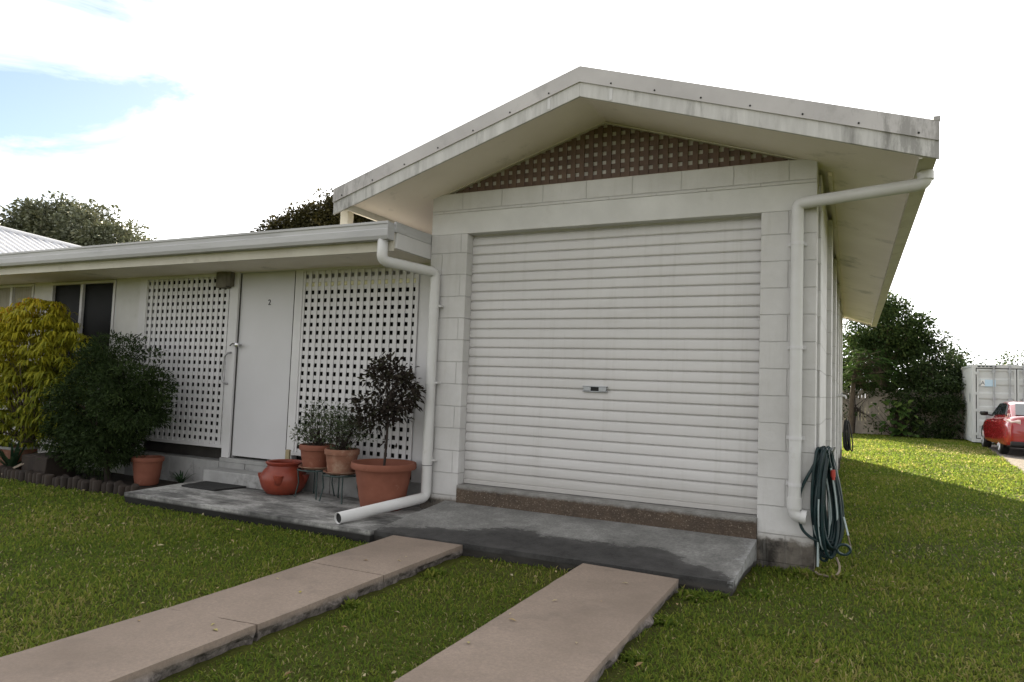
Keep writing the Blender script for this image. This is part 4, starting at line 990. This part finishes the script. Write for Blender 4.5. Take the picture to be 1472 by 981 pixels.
# broad-leaved climber at the foot of the trees
T = thing('broadleaf_plant', 'bright broad leaved plant at the foot of the dark tree', 'plant', (2.05, 20.6, 0))
g = np.random.default_rng(78); Vs = []; Fs = []; rn = []; stm = MB()
for i in range(120):
    p = np.array([2.0 + .32 * g.normal(), 20.55 + .15 * g.normal(), .12 + 1.15 * g.random() ** 1.3]); a = -math.pi / 2 + .9 * g.normal(); s_ = .13 + .12 * g.random()
    d = unit(np.array([math.cos(a), math.sin(a), -.75])); sd = unit(np.cross(d, [0, 0, 1.])); up = np.cross(sd, d); b = len(Vs)
    for (u, v_) in ((0, 0), (.12, .42), (.45, .46), (.8, .25), (1.05, 0), (.8, -.25), (.45, -.46), (.12, -.42)):
        Vs.append(tuple(p + d * s_ * u + sd * s_ * v_ + up * s_ * .25 * abs(v_)))
    Fs += [(b, b + 1, b + 2, b + 3), (b, b + 3, b + 4, b + 4 + 0)]; Fs[-1] = (b, b + 3, b + 4, b + 5); Fs.append((b, b + 5, b + 6, b + 7)); c0 = g.random(); rn += [c0] * 3
    stm.tube([(2.0 + .1 * g.normal(), 20.62, 0), tuple(p)], [.008, .005], 5)
np_mesh('foliage', np.array(Vs), np.array(Fs), 'leaf_big', T, np.array(rn)); stm.build('stem', 'bark_dark', T)
# creeper hanging over the palings
T = thing('fence_creeper', 'thin dark creeper trailing over the paling fence', 'creeper', (.85, 21.2, 0))
o, C, g = foliage('foliage', 'leaf_dark', T, [(.55, 21.2, 1.0, .35, .06, .6), (1.25, 21.22, .35, .5, .05, .3), (1.1, 21.2, 1.5, .6, .07, .18)], 34, 700, .09, .09, .045, 79, .3)
limbs('stem', 'bark_dark', T, (.7, 21.2, 0), C, g, 14, .03, (.75, 21.2, 1.0))
# dark mass of neighbours' trees filling in behind the fence
tree('garden_tree', 'shaded tree standing behind the fence right of the tall one', (1.2, 24.0, 0),
     [(.6, 24.0, 2.6, 1.2, 1, 1.2), (-.2, 23.8, 2.0, 1.0, .8, 1.1), (.9, 23.2, 1.8, 1.0, .6, .9), (2.2, 24.2, 2.4, 1.5, 1, 1.5), (3.6, 24.5, 2.0, 1.2, 1, 1.2)], 260, 14000, .24, .15, .075, 73, 'leaf_dark', .14, (1.6, 24.0, 1.6), shell=.3)
tree('garden_tree', 'small distant tree peeping over the container roof', (7.4, 32, 0), [(7.4, 32, 2.9, .9, .9, .55), (8.4, 32, 2.6, .8, .8, .5)], 60, 1800, .2, .14, .07, 74, 'leaf_tree', .1, (7.6, 32, 2.2))
# trees behind the house on the left
LT = (-49.0, 26.0)
tree('shade_tree', 'huge spreading tree with haze-paled leaves behind the far roof', (-50.0, 26.0, 0),
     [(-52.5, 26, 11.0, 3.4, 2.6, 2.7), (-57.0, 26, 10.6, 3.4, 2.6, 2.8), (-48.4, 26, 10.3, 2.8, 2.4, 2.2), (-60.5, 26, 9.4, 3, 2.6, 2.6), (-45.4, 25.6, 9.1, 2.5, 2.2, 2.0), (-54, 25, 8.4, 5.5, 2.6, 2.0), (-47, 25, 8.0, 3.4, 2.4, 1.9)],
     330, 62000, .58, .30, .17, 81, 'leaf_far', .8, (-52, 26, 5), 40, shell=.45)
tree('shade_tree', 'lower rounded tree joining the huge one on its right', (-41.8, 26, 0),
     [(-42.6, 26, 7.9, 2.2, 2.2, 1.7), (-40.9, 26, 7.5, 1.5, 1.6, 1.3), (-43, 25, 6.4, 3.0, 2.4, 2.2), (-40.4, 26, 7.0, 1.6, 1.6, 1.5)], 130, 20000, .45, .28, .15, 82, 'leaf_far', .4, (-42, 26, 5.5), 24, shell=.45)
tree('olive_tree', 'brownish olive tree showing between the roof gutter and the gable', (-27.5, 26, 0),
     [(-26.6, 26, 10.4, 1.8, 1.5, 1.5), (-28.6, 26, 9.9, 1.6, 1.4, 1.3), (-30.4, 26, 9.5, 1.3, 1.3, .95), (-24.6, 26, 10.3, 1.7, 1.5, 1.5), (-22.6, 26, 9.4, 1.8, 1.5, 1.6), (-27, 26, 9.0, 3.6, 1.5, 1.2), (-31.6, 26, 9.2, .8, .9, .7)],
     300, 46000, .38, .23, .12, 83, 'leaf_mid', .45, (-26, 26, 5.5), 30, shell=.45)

# ------------------------------------------------------------------ shipping container
CX0, CX1, CY0, CY1, CZ0, CZ1 = 3.866, 6.06, 19.3, 24.9, .05, 2.355
CT = thing('shipping_container', 'white shipping container with closed doors at the back of the yard', 'container', (4.96, 22, 0))
fr = MB()
for x in (CX0, CX1 - .09):
    for y in (CY0, CY1 - .09): fr.box(x, x + .09, y, y + .09, CZ0, CZ1)
fr.box(CX0 + .09, CX1 - .09, CY0 + .01, CY0 + .08, CZ1 - .10, CZ1).box(CX0 + .09, CX1 - .09, CY0 + .01, CY0 + .08, CZ0, CZ0 + .10)
fr.box(CX0 + .09, CX1 - .09, CY1 - .08, CY1 - .01, CZ1 - .10, CZ1)
for x in (CX0 + .01, CX1 - .07): fr.box(x, x + .06, CY0 + .09, CY1 - .09, CZ1 - .07, CZ1).box(x, x + .06, CY0 + .09, CY1 - .09, CZ0, CZ0 + .12)
fr.build('frame', 'cont_white', CT, bevel=.006)
def corr(x, sgn):
    pts = []; y = CY0 + .09; k = 0
    while y < CY1 - .09 - .26:
        for q, dd in ((0, 0), (.07, 0), (.10, .034), (.17, .034), (.20, 0)): pts.append((y + q * 1.25, x + sgn * dd))
        y += .25
    pts.append((CY1 - .09, x))
    vs = []; 
    for yy, xx in pts: vs += [(xx, yy, CZ0 + .12), (xx, yy, CZ1 - .07)]
    return MB().add(vs, [(2 * i, 2 * i + 2, 2 * i + 3, 2 * i + 1) for i in range(len(pts) - 1)])
corr(CX0 + .02, 1).build('side_wall', 'cont_side', CT); corr(CX1 - .02, -1).build('side_wall', 'cont_side', CT)
MB().box(CX0 + .05, CX1 - .05, CY0 + .08, CY1 - .08, CZ1 - .03, CZ1 - .01).build('container_roof', 'cont_side', CT)
MB().box(CX0 + .07, CX1 - .07, CY1 - .05, CY1 - .03, CZ0, CZ1 - .1).build('end_wall', 'cont_side', CT)
MB().box(CX0 + .09, CX1 - .09, CY0 + .045, CY0 + .06, CZ0 + .10, CZ1 - .10).build('gasket', 'gasket', CT)
mid = (CX0 + CX1) / 2
for (a, b, first) in ((CX0 + .115, mid - .012, True), (mid + .012, CX1 - .115, False)):
    dm = MB(); z = CZ0 + .125; zt = CZ1 - .125; n = 5; hh = (zt - z) / n
    prof = [(CY0 + .02, z)]
    for i in range(n):
        q = z + i * hh; prof += [(CY0 + .02, q + .09), (CY0 + .040, q + .14), (CY0 + .040, q + hh - .09), (CY0 + .02, q + hh - .04)]
    prof += [(CY0 + .02, zt), (CY0 + .044, zt), (CY0 + .044, z)]
    dm.prism(prof, 0, a, b)
    dm.box(a, a + .05, CY0 + .012, CY0 + .043, z, zt).box(b - .05, b, CY0 + .012, CY0 + .043, z, zt)
    D_ = dm.build('container_door', 'cont_white', CT)
    for x in ((a + .42, b - .16) if first else (a + .16, b - .42)):
        l = MB().tube([(x, CY0 - .008, CZ0 + .04), (x, CY0 - .008, CZ1 - .05)], .019, 10)
        for zz in (CZ0 + .16, CZ0 + .75, CZ0 + 1.3, CZ1 - .2): l.box(x - .045, x + .045, CY0 - .026, CY0 + .011, zz - .04, zz + .04)
        l.box(x - .03, x + .03, CY0 - .03, CY0 + .01, CZ1 - .11, CZ1 - .03).box(x - .03, x + .03, CY0 - .03, CY0 + .01, CZ0 + .01, CZ0 + .09)
        l.box(x, x + .42 * (1 if first and x < b - .3 or (not first and x < b - .5) else -1) * .6, CY0 - .034, CY0 - .027, CZ0 + 1.02, CZ0 + 1.055) if x < b - .3 else None
        l.build('lock_bar', 'bar', D_)
    hl = []
    xh = a - .02 if first else b + .02
    for zz in (.25, .95, 1.45, 2.05): MB().box(xh - .045, xh + .045, CY0 - .008, CY0 + .011, CZ0 + zz - .04, CZ0 + zz + .04).build('hinge', 'cont_white', D_)
    if first:
        MB().box(a + .10, a + .47, CY0 + .006, CY0 + .0185, CZ0 + 1.66, CZ0 + 1.86).build('sticker', 'sticker', D_)
        MB().box(a + .10, a + .20, CY0 + .003, CY0 + .0055, CZ0 + 1.665, CZ0 + 1.855).build('sticker', 'sticker_white', D_)
        text_mesh('lettering', 'A', .15, (a + .15, CY0 + .002, CZ0 + 1.755), (R(90), 0, 0), 'ink', D_, .0005)
        MB().box(a + .22, a + .38, CY0 + .010, CY0 + .0185, CZ0 + .60, CZ0 + .86).build('placard', 'bar', D_)
lt = MB(); g = np.random.default_rng(4); x = CX0 + .14
for k in range(5):
    w_ = .045 + .03 * g.random(); lt.box(x, x + w_, CY0 + .004, CY0 + .0095, CZ1 - .07 - .01 * g.random(), CZ1 - .035); x += w_ + .028
lt.build('lettering', 'ink', CT)
MB().box(CX0 - .004, CX0 + .0, CY0 + .42, CY0 + .56, CZ0 + 1.2, CZ0 + 1.45).build('placard', 'bar', CT)

# ------------------------------------------------------------------ red car (seen from behind)
S = .885
CAR = thing('car', 'shiny red sedan parked on the driveway facing the container', 'car', (4.66, 16.05, .022))
cx, cy0, cz = 4.66, 14.08, .022
def cp(x, y, z): return (cx + x * S, cy0 + y * S, cz + z * S)
# stations along the length (y from rear bumper): half-width, belly z, shoulder z, hood/deck z
ST_ = [(-.03, .74, .40, .64, .72), (.0, .84, .30, .78, .96), (.06, .90, .25, .86, 1.06), (.35, .945, .23, .90, 1.06), (.8, .96, .22, .92, 1.05), (1.3, .965, .21, .92, 1.02), (2.2, .965, .21, .91, .99), (3.0, .96, .21, .88, .97), (3.5, .94, .23, .84, .92), (4.0, .89, .26, .76, .82), (4.25, .79, .29, .64, .70), (4.36, .62, .39, .54, .58)]
def body():
    vs = []; ring = 16
    for (y, hw, zb_, zs_, zd) in ST_:
        pr_ = [(-.6, zb_), (-.93, zb_ + .01), (-.985, zb_ + .05), (-1.0, zb_ + .20), (-1.0, zs_ - .12), (-.975, zs_), (-.86, zd - .01), (-.4, zd + .012)]
        pr_ = pr_ + [(-a, b) for a, b in pr_[::-1]]
        vs += [cp(a * hw, y, b) for a, b in pr_]
    n = len(ST_); fs = [(i * ring + k, i * ring + (k + 1) % ring, (i + 1) * ring + (k + 1) % ring, (i + 1) * ring + k) for i in range(n - 1) for k in range(ring)]
    fs += [tuple(range(ring))[::-1], tuple(range((n - 1) * ring, n * ring))]
    return MB().add(vs, fs)
BD = body().build('body', 'carpaint', CAR, smooth=True)
BD.modifiers.clear(); md = BD.modifiers.new('sub', 'SUBSURF'); md.levels = 2; md.render_levels = 2
# greenhouse: roof skin, pillars and glass
GH = [(.30, .78, 1.0, 1.01), (1.02, .68, 1.0, 1.37), (1.5, .66, 1.0, 1.44), (2.0, .65, .98, 1.45), (2.4, .64, .98, 1.41), (3.25, .78, .94, .95)]
def gh():
    vs = []
    for (y, hw, zb_, zt_) in GH:
        bw = .83
        vs += [cp(-bw if zt_ - zb_ > .1 else -hw, y, zb_ - .03), cp(-hw, y, zt_ - .04), cp(-hw + .14, y, zt_), cp(hw - .14, y, zt_), cp(hw, y, zt_ - .04), cp(bw if zt_ - zb_ > .1 else hw, y, zb_ - .03)]
    n = len(GH); return MB().add(vs, [(i * 6 + k, i * 6 + k + 1, (i + 1) * 6 + k + 1, (i + 1) * 6 + k) for i in range(n - 1) for k in range(5)] + [(0, 1, 2, 3, 4, 5), tuple(range(6 * n - 6, 6 * n))])
o = gh().build('cabin', 'carpaint', CAR, smooth=True); o.modifiers.clear(); md = o.modifiers.new('soften', 'BEVEL'); md.width = .03; md.segments = 3; md.limit_method = 'ANGLE'; md.angle_limit = R(12)
def quadpanel(name, pts, mat, par, th=.012):
    pts = [Vector(cp(*p)) for p in pts]; n = (pts[1] - pts[0]).cross(pts[2] - pts[0]).normalized() * th * .5
    k = len(pts); return MB().add([p + n for p in pts] + [p - n for p in pts], [tuple(range(k)), tuple(range(k, 2 * k))[::-1]] + [(i, i + k, (i + 1) % k + k, (i + 1) % k) for i in range(k)]).build(name, mat, par, bevel=.003)
quadpanel('rear_window', [(-.66, .40, 1.065), (.66, .40, 1.065), (.56, .99, 1.36), (-.56, .99, 1.36)], 'glass', CAR, .03)
quadpanel('windscreen', [(-.66, 3.12, 1.02), (.66, 3.12, 1.02), (.55, 2.46, 1.39), (-.55, 2.46, 1.39)], 'glass', CAR, .04)
for s in (-1, 1):
    quadpanel('side_window', [(s * .800, .80, 1.06), (s * .800, 1.72, 1.04), (s * .676, 1.70, 1.375), (s * .690, 1.16, 1.335)], 'glass', CAR, .035)
    quadpanel('side_window', [(s * .800, 1.79, 1.04), (s * .795, 2.92, 1.01), (s * .670, 2.36, 1.355), (s * .674, 1.78, 1.375)], 'glass', CAR, .035)
    tl = quadpanel('tail_light', [(s * .60, -.005, .82), (s * .84, .06, .82), (s * .925, .42, .91), (s * .88, .36, .985), (s * .60, .02, .95)], 'tail', CAR, .05)
    quadpanel('reverse_lens', [(s * .62, -.02, .87), (s * .82, .035, .87), (s * .89, .22, .93), (s * .62, -.01, .93)], 'tail_clear', tl, .056)
    mm = MB().tube([cp(s * .80, 2.66, 1.0), cp(s * .98, 2.66, 1.03)], .02, 8)
    a = cp(s * 1.03, 2.66, 1.06)
    mm.lathe([(0, -.06), (.07, -.055), (.095, -.01), (.085, .045), (0, .062)], a, 14).build('mirror', 'blackplastic', CAR, smooth=True)
    for y in (.98, 3.62):
        c = Vector(cp(s * .835, y, .315)); r = .315 * S; wdt = .20 * S
        pts = [(r * .72, -wdt / 2), (r * .94, -wdt / 2), (r, -wdt * .32), (r, wdt * .32), (r * .94, wdt / 2), (r * .72, wdt / 2)]
        vs = []; sg = 36
        for rr_, xx in pts:
            for k in range(sg): a = 2 * math.pi * k / sg; vs.append((c.x + s * xx, c.y + rr_ * math.cos(a), c.z + rr_ * math.sin(a)))
        fs = [(i * sg + k, i * sg + (k + 1) % sg, (i + 1) * sg + (k + 1) % sg, (i + 1) * sg + k) for i in range(5) for k in range(sg)]
        W_ = MB().add(vs, fs).build('wheel', 'tyre', CAR, smooth=True)
        rm = MB()
        xo = s * wdt * .42
        rm.add([(c.x + xo * .5, c.y + r * .7 * math.cos(a), c.z + r * .7 * math.sin(a)) for a in np.linspace(0, 6.2832, 25)[:-1]], [tuple(range(24))])
        ringp = [(c.x + xo, c.y + r * .70 * math.cos(a), c.z + r * .70 * math.sin(a)) for a in np.linspace(0, 6.2832, 33)]
        rm.tube(ringp, .018, 6, False)
        for k in range(5):
            a = 2 * math.pi * k / 5 + .3
            rm.tube([(c.x + xo * .9, c.y, c.z), (c.x + xo, c.y + r * .68 * math.cos(a), c.z + r * .68 * math.sin(a))], [.035, .022], 6)
        rm.build('rim', 'rim', W_)
        ar = [(c.x + s * .004 + s * wdt * .30, c.y + r * 1.12 * math.cos(a), c.z + r * 1.12 * math.sin(a)) for a in np.linspace(-.35, math.pi + .35, 22)]
        MB().tube(ar, .026, 6).build('wheel_arch', 'blackplastic', CAR, smooth=True)
    MB().tube([cp(s * .95, 1.55, .86), cp(s * .98, 1.58, .865), cp(s * .98, 1.72, .865), cp(s * .95, 1.75, .86)], .012, 6).tube([cp(s * .95, 2.5, .84), cp(s * .98, 2.53, .845), cp(s * .98, 2.67, .845), cp(s * .95, 2.7, .84)], .012, 6).build_each('door_handle', 'carpaint', CAR, smooth=True)
MB().prism([(cy0 - .035, cz + .27 * S), (cy0 + .5, cz + .20 * S), (cy0 + .5, cz + .38 * S), (cy0 - .035, cz + .40 * S)], 0, cx - .84 * S, cx + .84 * S).build('bumper_lower', 'blackplastic', CAR, bevel=.03)
MB().box(cx - .23, cx + .23, cy0 - .045, cy0 - .02, cz + .64 * S, cz + .74 * S).build('number_plate', 'plate', CAR, bevel=.004)

# ------------------------------------------------------------------ lawn blades and litter
def in_rects(x, y, m=0.):
    k = np.zeros(len(x), bool)
    for (a, b, c, d) in ((-1.0, -.325, -7, -.9), (-2.52, -1.87, -7, -.9), (-2.70, 0.0, -.95, 12), (-5.68, -2.6, -1.03, 12), (-13, -5.5, -.82, 12), (-3, .40, -.0, 10.6)):
        k |= (x > a - m) & (x < b + m) & (y > c - m) & (y < d + m)
    k |= (x > 3.27 + (y - 7.5) * .8 / 11.5) & (x < 7.2) & (y > 7.5) & (y < 19.0)
    return k
def grass():
    g = np.random.default_rng(90); Xs = []; Ys = []
    cam2 = np.array([.617, -5.474])
    def band(n, x0, x1, y0, y1, dmin, dmax):
        x = x0 + (x1 - x0) * g.random(n); y = y0 + (y1 - y0) * g.random(n); d = np.hypot(x - cam2[0], y - cam2[1])
        k = (d >= dmin) & (d < dmax) & ~in_rects(x, y, -.012); return x[k], y[k]
    for (dens, x0, x1, y0, y1, a, b) in ((6500, -4.5, 4, -5.2, .3, 0, 4.0), (4200, -7, 5, -5.2, 1.5, 4.0, 6.2), (2300, -11, 6, -5, 4.5, 6.2, 9.5), (1900, .3, 6, 2, 11, 9.5, 15), (1100, .3, 5, 8, 21.25, 15, 28), (260, -13, .5, 10.6, 21.2, 14, 30), (300, -14, -7, -6, 0, 9.5, 16)):
        x, y = band(int(dens * (x1 - x0) * (y1 - y0)), x0, x1, y0, y1, a, b); Xs.append(x); Ys.append(y)
    for (cx_, cy_, rr_, k_) in ((-.22, -1.05, .07, 260), (-.12, -.95, .05, 200), (.10, -.80, .06, 160), (-.30, -1.6, .05, 160), (-1.86, -2.3, .05, 140), (.30, -.12, .06, 160), (.52, -.05, .07, 200), (-1.84, -1.5, .05, 140), (-.29, -2.2, .05, 140)):
        q = g.normal(size=(k_, 2)) * rr_ * .6; xx_, yy_ = cx_ + q[:, 0], cy_ + q[:, 1]; k = ~in_rects(xx_, yy_, -.01); Xs.append(xx_[k]); Ys.append(yy_[k])
    nb_ = sum(len(a) for a in Xs[:7]); x = np.concatenate(Xs); y = np.concatenate(Ys); n = len(x); weed = np.arange(n) >= nb_
    d = np.hypot(x - cam2[0], y - cam2[1])
    # patchy growth
    patch = .5 + .25 * np.sin(x * 2.1 + np.sin(y * 1.7) * 1.3) + .25 * np.sin(y * 2.9 + np.sin(x * 2.3) * 1.5)
    fine = .5 + .5 * np.sin(x * 9 + 3 * np.sin(y * 7)) * np.sin(y * 11 + 2 * np.sin(x * 6))
    keep = g.random(n) < .62 + .25 * patch + .2 * fine
    worn = (x > -1.9) & (x < -1.0) & (y > -1.4) & (y < -.8); keep &= ~(worn & (g.random(n) < .6))
    edge = np.minimum(np.where(y < -.9, np.abs(x + .325), 9), np.where(y < -.9, np.abs(x + 1.89), 9)); edge[(x < -.325) & (x > -1.0)] = 9; edge[x < -1.89] = 9
    low = np.clip(.25 + edge / .14, .25, 1.); keep &= g.random(n) < np.clip(.15 + edge / .07, 0, 1)
    keep |= weed; low[weed] = 1.5; weed = weed[keep]
    x, y, d, patch, low = x[keep], y[keep], d[keep], patch[keep], low[keep]; n = len(x)
    wsc = np.clip((d / 4.4) ** .8, .85, 3.2)
    L = (.020 + .026 * g.random(n)) * (.8 + .4 * patch) * np.clip(wsc ** .35, 1, 1.6)
    fine2 = .5 + .5 * np.sin(x * 5.3 + 2.1 * np.sin(y * 3.7)) * np.sin(y * 6.1 + 1.7 * np.sin(x * 4.3))
    L = L * low * (.8 + .4 * fine2); W = (.0050 + .0048 * g.random(n)) * wsc * np.where(weed, 1.8, 1)
    az = g.random(n) * 6.283; lean = .55 + 1.0 * g.random(n)
    dx, dy = np.cos(az), np.sin(az); sx, sy = -dy, dx
    z0 = np.zeros(n)
    hx, hz = np.sin(lean * .6) * L * .5, np.cos(lean * .6) * L * .5
    tx, tz = hx + np.sin(lean * 1.25) * L * .5, np.maximum(hz + np.cos(lean * 1.25) * L * .5, .004)
    V = np.empty((n, 5, 3), np.float32)
    V[:, 0] = np.stack([x - sx * W * .35, y - sy * W * .35, z0 - .004], 1); V[:, 1] = np.stack([x + sx * W * .35, y + sy * W * .35, z0 - .004], 1)
    V[:, 2] = np.stack([x + dx * hx + sx * W * .5, y + dy * hx + sy * W * .5, hz], 1); V[:, 3] = np.stack([x + dx * hx - sx * W * .5, y + dy * hx - sy * W * .5, hz], 1)
    V[:, 4] = np.stack([x + dx * tx, y + dy * tx, tz], 1)
    b = np.arange(n)[:, None] * 5
    F = np.concatenate([b + np.array([[0, 1, 2]]), b + np.array([[0, 2, 3]]), b + np.array([[3, 2, 4]])], 1).reshape(-1, 3)
    rn = np.clip(g.random(n) ** 1.15 * .92 + .46 * (patch - .5) + .18 * (fine2 - .5), 0, .96); dry = g.random(n) < np.where((np.hypot((x - 3.1) / 1.1, (y - 15.6) / 2.0) < 1) | False, .30, .02 + .05 * (patch < .3)); rn[dry] = 1
    o = np_mesh('grass', V.reshape(-1, 3), F, 'grass', None, np.repeat(rn, 3))
    tag(o, kind='stuff'); return n
print('blades', grass())
g = np.random.default_rng(95); n = 260
x = np.concatenate([-8 + 8 * g.random(200), .3 + 3 * g.random(140)]); y = np.concatenate([-4.5 + 3.6 * g.random(200), -3.5 + 8 * g.random(140)])
k = ~in_rects(x, y, .02); x, y = x[k], y[k]; n = len(x)
P = np.stack([x, y, .022 + .018 * g.random(n)], 1); D = unit(np.stack([g.normal(size=n), g.normal(size=n), .25 * g.normal(size=n)], 1)); N = unit(np.stack([.4 * g.normal(size=n), .4 * g.normal(size=n), np.ones(n)], 1))
m_ = 16; q = np.stack([np.where(np.arange(m_) % 2, -.95 + .55 * g.random(m_), -2.4 + .45 * g.random(m_)), -3.4 + 2.3 * g.random(m_), np.full(m_, ST + .008)], 1)
P = np.concatenate([P, q]); D = np.concatenate([D, unit(np.stack([g.normal(size=m_), g.normal(size=m_), np.zeros(m_)], 1))]); N = np.concatenate([N, np.tile([0, 0, 1.], (m_, 1))]); n += m_
V, F = leaves_from(P, D, N, .022 + .03 * g.random(n), .010 + .010 * g.random(n))
tag(np_mesh('fallen_leaves', V, F, 'leaf_litter', None, np.repeat(g.random(n), 2)), kind='stuff')
